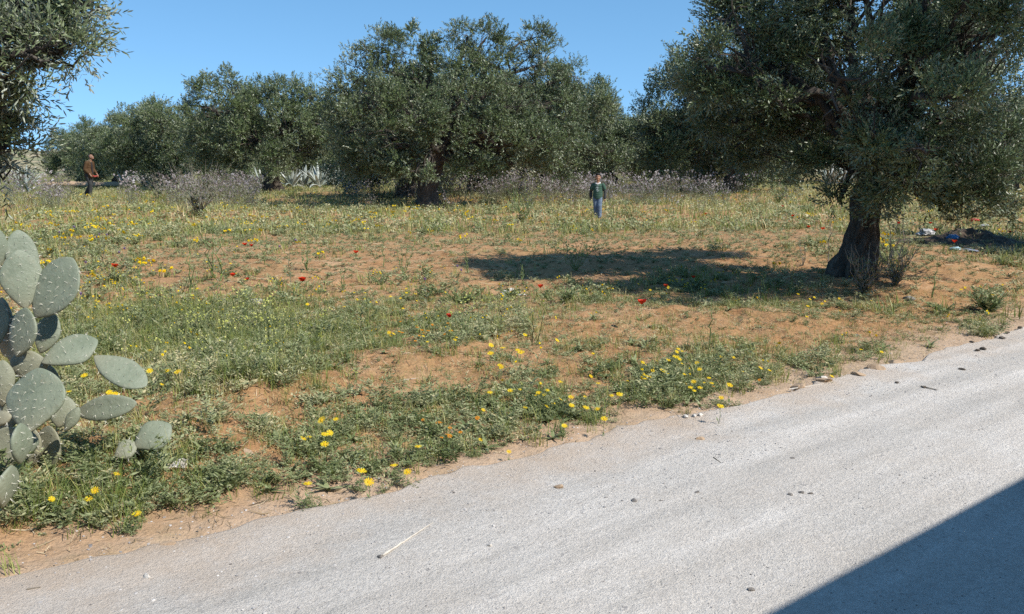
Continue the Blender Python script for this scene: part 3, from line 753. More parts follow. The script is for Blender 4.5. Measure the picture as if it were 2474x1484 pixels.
# ------------------------------------------------------------------ where things grow
# patches on the ground, given where they are seen: u, v, ru, rv, strength (green) ; negative = bare sand
PATCH = [(560, 1170, 200, 55, 1.1), (300, 1250, 200, 45, 1.0), (60, 1270, 110, 70, .9), (2050, 860, 170, 25, .5), (930, 1135, 170, 35, 1.3), (1120, 1085, 110, 30, 1.2), (1390, 1015, 130, 30, 1.1), (1640, 975, 110, 35, .9), (1840, 930, 90, 25, .7), (700, 1180, 130, 30, .7), (100, 1000, 180, 120, .8), (520, 860, 330, 90, 1.5), (330, 760, 300, 80, .9), (620, 800, 260, 60, .9), (640, 930, 150, 45, .9), (180, 1190, 260, 80, 1.3), (420, 1150, 160, 70, .7), (450, 1130, 90, 60, .5),
         (800, 1130, 260, 50, .9), (900, 1010, 110, 40, .7), (1150, 1000, 160, 60, .9), (1380, 980, 180, 50, .9), (1180, 800, 130, 30, 1.1), (1010, 800, 150, 45, .6), (1100, 720, 130, 20, .7), (1380, 720, 70, 25, .7),
         (1640, 690, 160, 20, .9), (1650, 900, 190, 60, 1.0), (1820, 890, 140, 40, .6), (1500, 830, 80, 30, .5), (2230, 830, 90, 25, .6), (1080, 1100, 110, 30, .8), (1300, 930, 160, 50, .5), (780, 990, 70, 40, .4),
         (1950, 700, 200, 30, .6), (2400, 720, 70, 25, .8), (2440, 650, 60, 30, .6), (100, 640, 260, 60, .8), (2130, 620, 70, 35, .8), (1200, 540, 900, 22, .8), (300, 560, 350, 40, .8),
         (950, 910, 140, 45, -1.0), (620, 990, 180, 26, -.8), (720, 660, 330, 50, -.9), (1500, 780, 200, 40, -.6), (1900, 790, 260, 40, -.7), (1350, 870, 70, 40, -.7), (850, 1080, 60, 20, -.4), (2250, 700, 120, 30, -.8),
         (1100, 640, 220, 40, -.8), (500, 1230, 200, 30, -.7), (1600, 1000, 80, 20, -.6), (1700, 560, 260, 18, -.5), (1700, 625, 260, 30, -1.2), (2300, 640, 120, 30, -.9), (150, 1330, 160, 40, -.5)]
def green(x, y):
    u, v = project(x, y, H(x, y))
    g = .12+.5*fbm(x*.55+3, y*.55, 3)+.95*fbm(x*2.1, y*2.1+8, 4)+.35*vn(x*7, y*7)
    for pu, pv, ru, rv, s in PATCH:
        g = g+.62*s*np.exp(-((u-pu)/ru)**2-((v-pv)/rv)**2)
    n = road_n(x, y)
    return g*sstep(-.02, .30, n+.25*vn(x*1.7, y*1.7)), u, v, n
def field(n, r0, r1, rs, half=36, power=1.0):
    """random ground points between two distances, across the view and a little beyond"""
    r = (rs.uniform(r0**(2*power), r1**(2*power), n))**(1/(2*power)); a = np.radians(rs.uniform(-half, half, n))
    return np.stack([np.sin(a)*r, np.cos(a)*r], -1)
def pick(xy, rs, lo, hi, gain=1.0, extra=None):
    g, u, v, n = green(xy[:, 0], xy[:, 1])
    pr = sstep(lo, hi, g)*gain
    if extra is not None: pr = pr*extra(u, v, xy)
    k = (rs.random(len(xy)) < pr) & (n > .05)
    return xy[k], g[k]

rs = np.random.default_rng(77)
herbN = [p_herb(rs, rs.integers(9, 15), .13, .065, .024, .008, 10) for _ in range(8)]+[p_herb(rs, 10, .10, .10, .036, .006, 9) for _ in range(4)]
herbS = [p_herb(rs, 4, .06, .04, .024, .008, 5) for _ in range(8)]
herbM = [p_herb(rs, 8, .15, .10, .045, .016, 6) for _ in range(6)]
herbF = [p_herb(rs, 7, .26, .20, .10, .034, 3) for _ in range(6)]
herbT = [p_herb(rs, rs.integers(5, 9), .10, .20, .034, .009, 12) for _ in range(8)]
roseN = [p_rosette(rs, 9, .10, .022) for _ in range(4)]
tuftN = [p_tuft(rs, 16, .13, .0045, .05, .8) for _ in range(8)]
tuftS = [p_tuft(rs, 6, .09, .0045, .05, 1.1) for _ in range(8)]
tuftD = [p_tuft(rs, 20, .20, .0055, .09, .9) for _ in range(6)]
tuftM = [p_tuft(rs, 14, .16, .011, .10, .7) for _ in range(6)]
tuftF = [p_tuft(rs, 12, .30, .028, .30, .6) for _ in range(6)]

# leafy weeds: one mass of low plants nobody could count
A = Acc()
xy, g = pick(field(30000, 2.3, 9.5, rs, 40), rs, .22, 1.35, .29)
plant(A, herbN, xy, rs, .4, 1.35, rs.normal(0, .10, len(xy)))
xy, g = pick(field(1500, 2.3, 9.5, rs, 40), rs, .3, 1.2, .22); plant(A, herbT, xy, rs, .5, 1.3)
xy, g = pick(field(700, 2.3, 6, rs, 40), rs, -.2, 1.0, .5, lambda u, v, q: np.exp(-((u-170)/240)**2-((v-1130)/110)**2)); plant(A, herbT, xy, rs, .6, 1.4)
xy, g = pick(field(6000, 2.3, 10, rs, 40), rs, -.1, 1.2, .4); plant(A, roseN, xy, rs, .5, 1.2)
q = field(5200, 2.3, 10, rs, 40); q = q[road_n(q[:, 0], q[:, 1]) > .3]; plant(A, herbS, q, rs, .3, 1.0, rs.normal(.05, .12, len(q)))
q = field(9000, 9, 22, rs, 38); q = q[road_n(q[:, 0], q[:, 1]) > .4]; plant(A, herbM, q, rs, .2, .6, rs.normal(.10, .14, len(q)))
xy, g = pick(field(15000, 9.5, 21, rs, 38), rs, .05, 1.2, .42); plant(A, herbM, xy, rs, .6, 1.4)
xy, g = pick(field(15000, 19, 70, rs, 38, .8), rs, -.6, .7, .75); plant(A, herbF, xy, rs, .55, 1.2, rs.normal(.08, .12, len(xy)))
WEEDS = A

A = Acc()
dense = lambda u, v, q: np.clip(np.exp(-((u-520)/330)**2-((v-840)/100)**2)*1.4+np.exp(-((u-300)/260)**2-((v-770)/80)**2)*.8+np.exp(-((u-200)/260)**2-((v-1190)/90)**2)*.7+np.exp(-((u-430)/110)**2-((v-1160)/70)**2)*.4, 0, 1)
xy, g = pick(field(26000, 2.3, 10, rs, 40), rs, .05, 1.2, .42, dense); plant(A, tuftD, xy, rs, .35, 1.15, rs.normal(.04, .16, len(xy)))
q = field(9000, 2.3, 11, rs, 40); q = q[road_n(q[:, 0], q[:, 1]) > .25]; plant(A, tuftS, q, rs, .3, 1.1, rs.normal(.22, .2, len(q)))
xy, g = pick(field(26000, 2.3, 10, rs, 40), rs, -.3, 1.1, .25); plant(A, tuftN, xy, rs, .5, 1.3, rs.normal(.10, .16, len(xy)))
xy, g = pick(field(16000, 9.5, 21, rs, 38), rs, -.2, 1.1, .38); plant(A, tuftM, xy, rs, .5, 1.3, rs.normal(.12, .12, len(xy)))
xy, g = pick(field(17000, 19, 75, rs, 38, .8), rs, -.7, .6, .85); plant(A, tuftF, xy, rs, .5, 1.15, rs.normal(.16, .12, len(xy)))
tag(link('grass', A.mesh('grass', M['grass'])), 'thin green and straw coloured wild grass over the field', kind='stuff')
print('grass', A.n)

# dead stalks and straw lying about
A = Acc()
def litter(n, r0, r1, l0, l1, w, lo, hi, nmin=.0):
    q = field(n, r0, r1, rs, 40); nn = road_n(q[:, 0], q[:, 1]); q = q[nn > nmin+.25*rs.normal(size=len(q))]
    m = len(q); a = rs.uniform(0, 6.283, m); l = rs.uniform(l0, l1, m)*.5; c = rs.normal(0, .25, m)
    d = np.stack([np.cos(a), np.sin(a)], -1); s = np.stack([-d[:, 1], d[:, 0]], -1)
    pts = []
    for t in (-1, 0, 1):
        o = q+d*(l*t)[:, None]+s*(c*l*(1-t*t))[:, None]; pts.append(np.concatenate([o, (H(o[:, 0], o[:, 1])+.004+rs.uniform(0, .02, m)*(abs(t)))[:, None]], 1))
    ww = w*rs.uniform(.5, 1.3, m)[:, None]; s3 = np.concatenate([s*.8, np.full((m, 1), .5)], 1)*ww
    V = np.stack([pts[0]+s3*.6, pts[0]-s3*.6, pts[1]+s3, pts[1]-s3, pts[2]+s3*.4, pts[2]-s3*.4], 1)
    F = np.array([[0, 1, 3, 2], [2, 3, 5, 4]])[None]+(np.arange(m)*6)[:, None, None]
    A.add(V, F, rs.uniform(lo, hi, m).repeat(6))
litter(16000, 2.3, 10, .02, .12, .0022, 0, 1); litter(9000, 9, 24, .06, .28, .006, 0, .9); litter(300, 2.3, 9, .03, .12, .003, 0, .8, -1.6)
tag(link('dry_litter', A.mesh('dry_litter', M['straw'])), 'dead straw bits and twigs lying on the sand and the road edge', kind='stuff')

# tiny far flowers and the pale mustard heads: uncountable
A = Acc()
mus = [p_flowerstalks(rs, 2, .26, .1, .0065, 3, 3, .3) for _ in range(6)]
md = lambda u, v, q: np.clip(np.exp(-((u-560)/230)**2-((v-820)/85)**2)+.7*np.exp(-((u-1200)/120)**2-((v-785)/40)**2)+.3*np.exp(-((u-250)/280)**2-((v-660)/60)**2)+.25*np.exp(-((u-1380)/120)**2-((v-1000)/60)**2), 0, 1)
xy, g = pick(field(5200, 3, 11, rs, 40), rs, .2, .9, .62, md); plant(A, mus, xy, rs, .6, 1.25)
tag(link('mustard_flowers', A.mesh('mustard_flowers', [M['herb'], M['pale']])), 'pale yellow mustard heads dotted through the green grass', kind='stuff')
A = Acc()
yf = [p_flowerstalks(rs, 2, .16, .15, .024, 2, 1, .4) for _ in range(5)]
yd = lambda u, v, q: .25+.75*np.clip(.8*np.exp(-((u-260)/240)**2-((v-650)/70)**2)+.4*np.exp(-((u-900)/300)**2-((v-690)/50)**2)+.4*np.exp(-((u-1650)/200)**2-((v-690)/30)**2)+np.exp(-((u-250)/330)**2-((v-530)/45)**2)+np.exp(-((u-1000)/300)**2-((v-530)/22)**2)+np.exp(-((u-1650)/250)**2-((v-480)/25)**2)+.6*np.exp(-((u-2350)/150)**2-((v-500)/30)**2), 0, 1)
xy, g = pick(field(9500, 12, 48, rs, 38, .8), rs, -.1, .7, .42, yd); plant(A, yf, xy, rs, .45, 1.0)
yn = [p_flowerstalks(rs, 1, .13, .05, .0085, 2, 2, .4) for _ in range(5)]
xy, g = pick(field(5200, 5.5, 13, rs, 38), rs, -.2, .8, .42, yd); plant(A, yn, xy, rs, .6, 1.2)
tag(link('wildflowers', A.mesh('wildflowers', [M['herb'], M['yellow']])), 'tiny yellow wildflowers spread over the field', kind='stuff')

CLEAR = [(165, 285, 43), (1000, 1068, 31), (630, 690, 46), (1405, 1480, 27), (620, 835, 60), (340, 400, 60)]
def clear_of(q):
    u, v = project(q[:, 0], q[:, 1], H(q[:, 0], q[:, 1])); k = np.ones(len(q), bool)
    for a_, b_, d_ in CLEAR: k &= ~((u > a_) & (u < b_) & (q[:, 1] < d_))
    return q[k]
# the band of tall thistles with mauve heads in front of the trees
A = Acc()
th = [p_flowerstalks(rs, 6, .85, .5, .024, 3, 12, .4) for _ in range(6)]
td = lambda u, v, q: np.clip(.12+np.exp(-((u-620)/280)**2)*.8+np.exp(-((u-1290)/170)**2)*1.0+np.exp(-((u-1600)/110)**2)*.8+np.exp(-((u-150)/160)**2)*.5, 0, 1)*sstep(1980, 1800, u)*sstep(-.5, .25, fbm(q[:, 0]*.35, q[:, 1]*.5, 3)+.1)
q = clear_of(field(7000, 31, 47, rs, 34)); xy, g = pick(q, rs, -.4, .4, .55, td); plant(A, th, xy, rs, .6, 1.3)
q = clear_of(field(2200, 25, 33, rs, 34)); xy, g = pick(q, rs, -.2, .6, .16, td); plant(A, th, xy, rs, .4, .8)
tag(link('tall_thistles', A.mesh('tall_thistles', [M['stalk'], M['mauve']])), 'band of tall dusty thistles with mauve heads in front of the olive trees', kind='stuff')
print('thistle', A.n)

# loose gravel on the road
A = Acc()
def pebbles(n, s0, s1, n0, n1, a, b):
    st = rs.uniform(s0, s1, n); nt = rs.uniform(n0, n1, n); x = TX*st+NX*nt; y = 4.59+TY*st+NY*nt
    r = a*(b/a)**(rs.random(n)**2.2)
    base = np.array([[1, 0, 0], [0, 1, 0], [-1, 0, 0], [0, -1, 0], [.6, .6, .8], [-.6, .6, .8], [-.6, -.6, .8], [.6, -.6, .8]], float); base[4:] *= .8
    F = np.array([[0, 1, 5, 4], [1, 2, 6, 5], [2, 3, 7, 6], [3, 0, 4, 7], [4, 5, 6, 7]])
    V = base[None]*rs.uniform(.6, 1.3, (n, 8, 1))*r[:, None, None]; V[:, :, 2] *= .7
    th_ = rs.uniform(0, 6.28, n)[:, None]; X = V[:, :, 0]*np.cos(th_)-V[:, :, 1]*np.sin(th_); Y = V[:, :, 0]*np.sin(th_)+V[:, :, 1]*np.cos(th_)
    zb = np.where(road_n(x, y) < .05, .012+.010*fbm(st*.8, nt*1.2, 3), H(x, y))
    V = np.stack([X+x[:, None], Y+y[:, None], V[:, :, 2]+zb[:, None]], -1)
    A.add(V, F[None]+(np.arange(n)*8)[:, None, None], np.clip(rs.normal(.55, .22, n), 0, 1).repeat(8))
pebbles(16000, -3, 8, -3.6, .1, .0018, .0055); pebbles(5000, -3, 11, -.9, .5, .002, .009); pebbles(2500, 5, 14, -4, .2, .003, .008)
M['gravel'] = leaf_mat('gravel', [(0, (.10, .09, .085)), (.4, (.33, .31, .295)), (.8, (.50, .47, .44)), (1, (.60, .57, .53))], None, .9, 0, .15)
tag(link('gravel', A.mesh('gravel', M['gravel'])), 'fine loose gravel strewn over the road', kind='stuff')
# ------------------------------------------------------------------ prickly pear
def c4(x, y, d): return P(x*.35153, 540.96+y*.35153, d)
def c5(x, y, d): return P(x*.32546, 966+y*.32546, d)
def pad_mesh(length, width, thick, rs, old=0.0, nspine=True):
    """obovate cactus pad along +z, faces towards +-y, with areole dimples; returns body and spines"""
    nu, nv = 30, 22
    V = []
    def prof(t):            # half width along the pad, 0..1
        return (np.sin(np.pi*np.clip(t, 0, 1)**1.12)**.66)*(.92+.12*t)
    ph = rs.uniform(0, 6.28); wav = rs.uniform(.01, .035); bend = rs.normal(0, .06)
    def surf(t, a):
        """t along, a around the cross-section"""
        hw = width*.5*prof(t); th = thick*.5*(np.sin(np.pi*np.clip(t, 0, 1))**.45)*(1.25-.45*t)
        x = hw*np.cos(a)*(1+.035*np.sin(5*t+ph)+.03*np.sin(9*t+2*ph+np.cos(a))); y = th*np.sign(np.sin(a))*np.abs(np.sin(a))**.75
        y = y+bend*length*(t-.5)**2*2+wav*length*np.sin(3.1*x/width*2+ph)*.5
        return np.stack([x+.03*width*np.sin(3*t+ph), y, t*length], -1)
    t = (1-np.cos(np.linspace(0, np.pi, nu)))/2; a = np.linspace(0, 2*np.pi, nv*2, endpoint=False)
    Tt, Aa = np.meshgrid(t, a, indexing='ij')
    V = surf(Tt, Aa).reshape(-1, 3)
    n2 = nv*2
    i, j = np.meshgrid(np.arange(nu-1), np.arange(n2), indexing='ij'); j2 = (j+1) % n2
    F = np.stack([i*n2+j, i*n2+j2, (i+1)*n2+j2, (i+1)*n2+j], -1).reshape(-1, 4)
    body = mesh_np('pad', V, F, M['cactus'], smooth=True, tint=np.clip(old+.9*(1-V[:, 2]/length)**5+0*V[:, 0], 0, 1))
    SA = Acc()
    rows = max(5, int(length/.034))
    for r in range(1, rows):
        tt = r/rows; hw = width*.5*prof(tt); k = max(1, int(2*hw/.036))
        for side in (1, -1):
            for q in range(k+1):
                xx = -1+2*(q+.5*(r % 2))/max(1, k)
                if abs(xx) > 1.02: continue
                aa = math.acos(np.clip(xx, -1, 1))*side
                p0 = surf(np.array(tt), np.array(aa)); n = np.array([xx*.75, side*(1-.4*abs(xx)), (tt-.45)*.5]); n /= np.linalg.norm(n)
                if rs.random() < .2: continue
                V1, F1 = tube([p0-n*.002, p0+n*.0025], [.0026, .0014], 5); SA.add(V1, F1)
                for _ in range(rs.integers(2, 4)):
                    d = n+rs.normal(0, .42, 3); d /= np.linalg.norm(d); L = rs.uniform(.008, .026)
                    V1, F1 = tube([p0, p0+d*L], [.0008, .0003], 3)
                    SA.add(V1, F1)
    return body, SA.mesh('spines', M['spine'])
cz = G(150, 1140)
cact = empty('prickly_pear', (cz.x-.35, 4.15, HZ(cz.x-.35, 4.15)), 'large grey green prickly pear cactus with spiny pads at the left edge', 'cactus')
rs = np.random.default_rng(5)
PX4, PX5 = .35153/FPX, .32546/FPX
def add_pad(b, t, wpx, n, old=0., px=PX4, th=.034):
    b = Vector(b); t = Vector(t); z = t-b; L = z.length*1.04; z.normalize(); n = Vector(n); n = (n-z*n.dot(z)).normalized(); x = n.cross(z)*-1
    w = wpx*px*4.2*1.03
    body, sp = pad_mesh(L, w, th, rs, old)
    Rm = Matrix((x, -n, z)).transposed().to_4x4()
    if Rm.to_3x3().determinant() < 0: Rm = Matrix((-x, -n, z)).transposed().to_4x4()
    o = link('pad', body, cact); o.matrix_local = Matrix.Translation(b-Vector(cact.location)) @ Rm
    s = tag(link('spines', sp, o), kind='stuff')
for b, t, w, n, old in [
    (c4(185, 585, 4.20), c4(118, 195, 4.22), 262, (.5, -.8, .3), 0), (c4(195, 430, 4.33), c4(128, 55, 4.36), 215, (.5, -.8, .3), 0), (c4(-5, 310, 4.3), c4(-12, 50, 4.3), 110, (.5, -.8, .2), 0),
    (c4(245, 645, 4.2), c4(490, 250, 4.25), 340, (-.40, -.90, -.08), 0), (c4(120, 915, 4.08), c4(185, 590, 4.10), 235, (-.42, -.82, -.38), .1), (c4(270, 890, 4.26), c4(372, 630, 4.32), 165, (.3, -.9, .3), 0),
    (c4(288, 960, 4.1), c4(658, 805, 4.22), 245, (.1, -.75, .65), 0), (c4(650, 910, 4.16), c4(990, 1115, 4.10), 220, (.3, -.7, .65), 0), (c4(500, 1300, 4.05), c4(915, 1240, 4.05), 172, (-.25, -.93, .15), .15),
    (c4(215, 1440, 3.85), c4(262, 1010, 3.97), 395, (-.10, -.96, .12), 0), (c4(195, 1090, 4.12), c4(205, 880, 4.12), 235, (.2, -.8, .5), .6), (c4(395, 1400, 4.12), c4(455, 1190, 4.17), 195, (.3, -.9, .3), .3),
    (c4(15, 1260, 4.02), c4(20, 950, 4.04), 160, (.4, -.8, .3), .5), (c4(450, 1430, 3.98), c4(535, 1265, 4.0), 80, (.3, -.8, .4), .2), (c4(40, 910, 4.42), c4(20, 520, 4.45), 230, (-.5, -.8, -.2), .2), (c4(-80, 900, 4.3), c4(-70, 500, 4.35), 240, (.2, -.9, .2), .1),
    (c4(-60, 1350, 3.72), c4(72, 1322, 3.70), 92, (0, -.8, .5), 1.0), (c4(140, 1700, 4.08), c4(190, 1390, 4.08), 260, (.1, -.95, .2), .8), (c4(330, 1700, 4.12), c4(345, 1400, 4.12), 210, (-.2, -.95, .1), .7), (c4(40, 1700, 3.9), c4(60, 1400, 3.92), 260, (.2, -.95, .1), .6),
    (c4(330, 1250, 4.3), c4(300, 960, 4.3), 220, (-.2, -.95, .0), .4), (c4(120, 1000, 4.35), c4(90, 640, 4.38), 260, (-.3, -.9, .0), .3), (c4(180, 1380, 4.22), c4(210, 1060, 4.2), 250, (.1, -.95, .2), .7), (c4(20, 1430, 4.1), c4(40, 1180, 4.1), 220, (.1, -.95, .2), .4)]:
    add_pad(b, t, w, n, old)
for b, t, w, n, old in [(c5(212, 430, 3.95), c5(200, 228, 3.97), 165, (-.2, -.9, .2), 0), (c5(150, 480, 3.68), c5(162, 185, 3.70), 230, (1, -.08, .1), 0), (c5(22, 800, 3.5), c5(78, 500, 3.52), 200, (1, -.12, .1), .2),
    (c5(1000, 360, 4.12), c5(1255, 185, 4.2), 225, (.1, -.85, .5), 0), (c5(850, 420, 4.08), c5(1010, 330, 4.13), 150, (-.1, -.9, .4), .4)]:
    add_pad(b, t, w, n, old, PX5)

# ------------------------------------------------------------------ agaves in front of the far trees
def agave_meshes(rs):
    out = []
    for i in range(20):
        a = i*2.399+rs.normal(0, .2); L = rs.uniform(.9, 1.4); up = rs.uniform(.35, 1.35); droop = rs.uniform(.1, 1.1)*(1.4-up)
        n = 9; pts = []; ang = up; p = np.array([.08*math.cos(a), .08*math.sin(a), .05])
        for k in range(n):
            pts.append(p.copy()); ang -= droop*(.08+.30*(k/n)**2)*1.6
            p = p+np.array([math.cos(a)*math.cos(ang), math.sin(a)*math.cos(ang), math.sin(ang)])*L/(n-1)
        r = np.interp(np.linspace(0, 1, n), [0, .35, .8, 1], [.075, .095, .05, .005])
        V, F = tube(pts, r, 8, 0, 0, None)
        c = np.array(pts).repeat(8, 0); sd = np.array([-math.sin(a), math.cos(a), 0]); off = V-c; side = off@sd
        V = c+off*.30+sd[None]*side[:, None]*.70
        out.append(Acc().add(V, F, np.clip(rs.normal(.55, .25), 0, 1)).mesh('leaf', M['agave'], True))
    return out
ag = agave_meshes(np.random.default_rng(9))
rs = np.random.default_rng(19)
AG = [(305, 53, .7, 'silvery agave with folded leaves right of the walking man'), (352, 54, .85, 'white leaved agave by the thin dark trunk, the left one of that pair'), (385, 53, .95, 'white leaved agave close beside the thin dark trunk'),
      (632, 52, .8, 'agave just left of the stump-like trunk foot'), (705, 53, .95, 'dark upright agave right of the stump-like trunk foot'), (735, 54, .9, 'agave with one bright upright leaf between two darker ones'), (770, 53, 1.0, 'whitest agave of the clump behind the field'), (808, 54, .95, 'agave with curled white leaves at the right end of the clump'),
      (1058, 48, .75, 'small agave right behind the trunk foot of the broad middle tree'), (62, 46, .9, 'dark grey agave below the branches at the left edge'), (2005, 58, 1.15, 'far agave seen left of the leaning right trunk'), (2040, 60, 1.0, 'smaller far agave touching the leaning right trunk'), (190/2.854, 50, .8, 'grey agave by the low wall at the left edge')]
first = None
for u, d, sc, lab in AG:
    x = (u-1236.5)/FPX*(d*CP+EYE*SP); z = HZ(x, d)
    r = empty('agave', (x, d, z), lab, 'agave', 'agaves along the back of the field', rs.uniform(0, 6.28)); r.scale = (sc*1.2,)*3
    for me in ag: link('leaf', me, r)

# low wall of earth and stone behind the man
def wall_low():
    V, F = tube([(i*.5, .06*math.sin(i*1.3), .2) for i in range(15)], [.02]+[.30+.05*math.sin(i*2.1) for i in range(13)]+[.02], 10, .35, 3, 1.0)
    d = 52; x = (92-1236.5)/FPX*(d*CP+EYE*SP)
    V[:, 2] = np.clip(V[:, 2], -.2, .62)
    o = link('low_wall', mesh_np('low_wall', V, F, M['stone_b'], smooth=True), None, (x, d, HZ(x, d)+.12)); o.scale = (.8, 1, .55)
    tag(o, 'low pale wall of rough stone behind the walking man at the left', 'wall')
wall_low()

# ------------------------------------------------------------------ stones, sticks, dung
def rock_mesh(rs, r, flat=.6, mat='stone', detail=3, elong=1.3):
    bm = bmesh.new(); bmesh.ops.create_icosphere(bm, subdivisions=detail, radius=1)
    P0 = np.array([v.co[:] for v in bm.verts]); q = 1+.34*vn3(P0*1.3+rs.uniform(0, 50))+.16*vn3(P0*3.1+rs.uniform(0, 50))+.07*vn3(P0*7)
    P0 = P0*q[:, None]
    for _ in range(11):      # broken faces
        n = rs.normal(size=3); n /= np.linalg.norm(n); h = rs.uniform(.5, .85); d = P0@n; P0 -= np.maximum(d-h, 0)[:, None]*n
    P0 *= np.array([elong, 1, flat])*r
    for v, c in zip(bm.verts, P0): v.co = c
    me = bpy.data.meshes.new('stone'); bm.to_mesh(me); bm.free(); me.materials.append(M[mat]); return me
rs = np.random.default_rng(4)
ROCKS = [ # u, v, radius, flat, material, label
    (425, 1124, .06, .6, 'stone', 'jagged grey white rock in the grass below the prickly pear'), (1222, 708, .09, .4, 'stone', 'white stone in the bare sand before the mound'), (1258, 714, .05, .5, 'stone', 'smaller white stone touching the one before the mound'), (614, 737, .10, .45, 'stone', 'flat white stone half hidden in the grass on the left'),
    (2160, 880, .085, .5, 'stone_b', 'biggest tan boulder on the verge of the road'), (2118, 898, .07, .6, 'stone_b', 'tan boulder left of the biggest verge boulder'), (2072, 914, .06, .5, 'stone_b', 'low tan stone on the verge, third from the biggest boulder'), (1985, 927, .06, .5, 'stone_b', 'tan verge stone behind the pale straw'), (1925, 940, .05, .5, 'stone_b', 'tan verge stone right of the road edge weeds'),
    (1985, 917, .04, .7, 'stone', 'small reddish white stone above the verge rubble'), (1655, 1018, .022, .7, 'stone', 'white stone pair in the sand by the road edge, left one'), (1675, 1016, .018, .7, 'stone', 'white stone pair in the sand by the road edge, right one'), (1690, 1014, .02, .7, 'stone', 'tiny white stone in the sandy gap by the road'),
    (1350, 1193, .028, .5, 'stone_b', 'flat reddish stone lying on the road'), (1690, 1075, .028, .6, 'stone_b', 'brown stone on the road near its edge'), (356, 1414, .016, .8, 'stone', 'small white stone alone on the road at lower left'), (1183, 1337, .010, .7, 'stone', 'tiny white stone right of the bleached stick'), (1531, 1228, .018, .6, 'stone_d', 'black stone alone in the middle of the road'),
    (1597, 1228, .012, .6, 'stone_d', 'small black stone right of the alone black one'), (1911, 1125, .016, .6, 'stone_d', 'dark stone in the far wheel track'), (1908, 1212, .014, .6, 'stone_d', 'dark stone, nearest of three by the shadow'), (1935, 1207, .014, .6, 'stone_d', 'dark stone, middle of three by the shadow'), (1957, 1209, .012, .6, 'stone_d', 'dark stone, rightmost of three by the shadow'),
    (1682, 1207, .014, .6, 'stone_d', 'dark stone on the road between pale tracks'), (1815, 1445, .012, .6, 'stone_d', 'dark stone just left of the straight shadow'), (405, 1330, .028, .4, 'stone_b', 'flat tan flake where sand meets the road at left'), (1030, 962, .03, .7, 'stone', 'pinkish stone on the bare mound'), (772, 975, .018, .8, 'stone', 'white pebble on the sandy bank'), (2195, 725, .07, .5, 'stone_d', 'dark clod at the foot of the big right tree'), (1630, 970, .022, .7, 'stone', 'white pebble in the weeds by the road edge'),
    (603, 1095, .035, .5, 'stone_b', 'tan stone among the weeds under the sandy bank'), (918, 1365, .014, .8, 'stone_d', 'dark pebble at the thick end of the bleached stick')]
for u, v, r, fl, mt, lab in ROCKS:
    g = G(u, v)
    if road_n(g.x, g.y) < .05: g.z = .012
    o = link('stone', rock_mesh(rs, r, fl, mt, 3 if r > .03 else 2), None, (g.x, g.y, g.z+r*fl*(.18 if mt != 'stone_b' else -.05)), (rs.normal(0, .15), rs.normal(0, .15), rs.uniform(0, 6.28)))
    tag(o, lab, 'stone')
DUNG = [(2418, 827, .05, 'black dung lump, right one of the far pair on the road edge'), (2345, 833, .04, 'black dung lump, left one of the far pair on the road edge'), (2358, 857, .042, 'black dung lump standing apart on the gravel edge'), (2372, 854, .05, 'black dung lump right next to the apart one'), (2463, 799, .05, 'black dung lump at the right picture edge'), (2432, 812, .04, 'black dung lump left of the picture edge one'), (2165, 937, .03, 'dark dung crumb at the edge of the verge stones'), (2232, 948, .03, 'dark dung crumb beside a dry twig on the road'), (2322, 905, .05, 'dark heap of dry dung and straw on the gravel')]
for u, v, r, lab in DUNG:
    g = G(u, v); o = link('dung', rock_mesh(rs, r*.55, .5, 'dung', 2), None, (g.x, g.y, max(g.z, .01)+r*.2), (0, 0, rs.uniform(0, 6))); tag(o, lab, 'dung')

def stick(u0, v0, u1, v1, r0, r1, name, mat, label, cat='stick', knob=True):
    a = G(u0, v0); b = G(u1, v1)
    for q in (a, b):
        if road_n(q.x, q.y) < .15: q.z = max(q.z, .012)
        q.z += r0*.8
    p = curve(a, b, 16, 0, .0022, np.random.default_rng(int(u0)))
    rad = np.linspace(r0, r1, 16)
    if knob: rad[0] *= .7; rad[1] *= 1.25
    V, F = tube(p-np.array(a), rad, 9, .12, u0)
    tag(link(name, mesh_np(name, V, F, M[mat], smooth=True), None, a), label, cat)
stick(924, 1364, 1046, 1282, .0050, .0015, 'stick', 'wood', 'bleached pale stick lying alone on the gravel road')
stick(1905, 948, 1990, 938, .0045, .002, 'dry_stalk', 'wood', 'pale straw stalk lying along the road edge', 'dry stalk')
stick(2222, 946, 2262, 955, .005, .003, 'dry_stalk', 'drystem', 'brown twig on the road beside the dark crumb', 'dry stalk')
stick(1722, 1122, 1740, 1135, .004, .003, 'dry_stalk', 'darkstem', 'short dark twig on the road by the brown stone', 'dry stalk')
stick(66, 1446, 100, 1440, .003, .002, 'dry_stalk', 'drystem', 'thin brown straw on the gravel at the lower left', 'dry stalk')
stick(965, 920, 1010, 914, .0025, .0015, 'dry_stalk', 'wood', 'pale dead stalk on the bare mound', 'dry stalk')
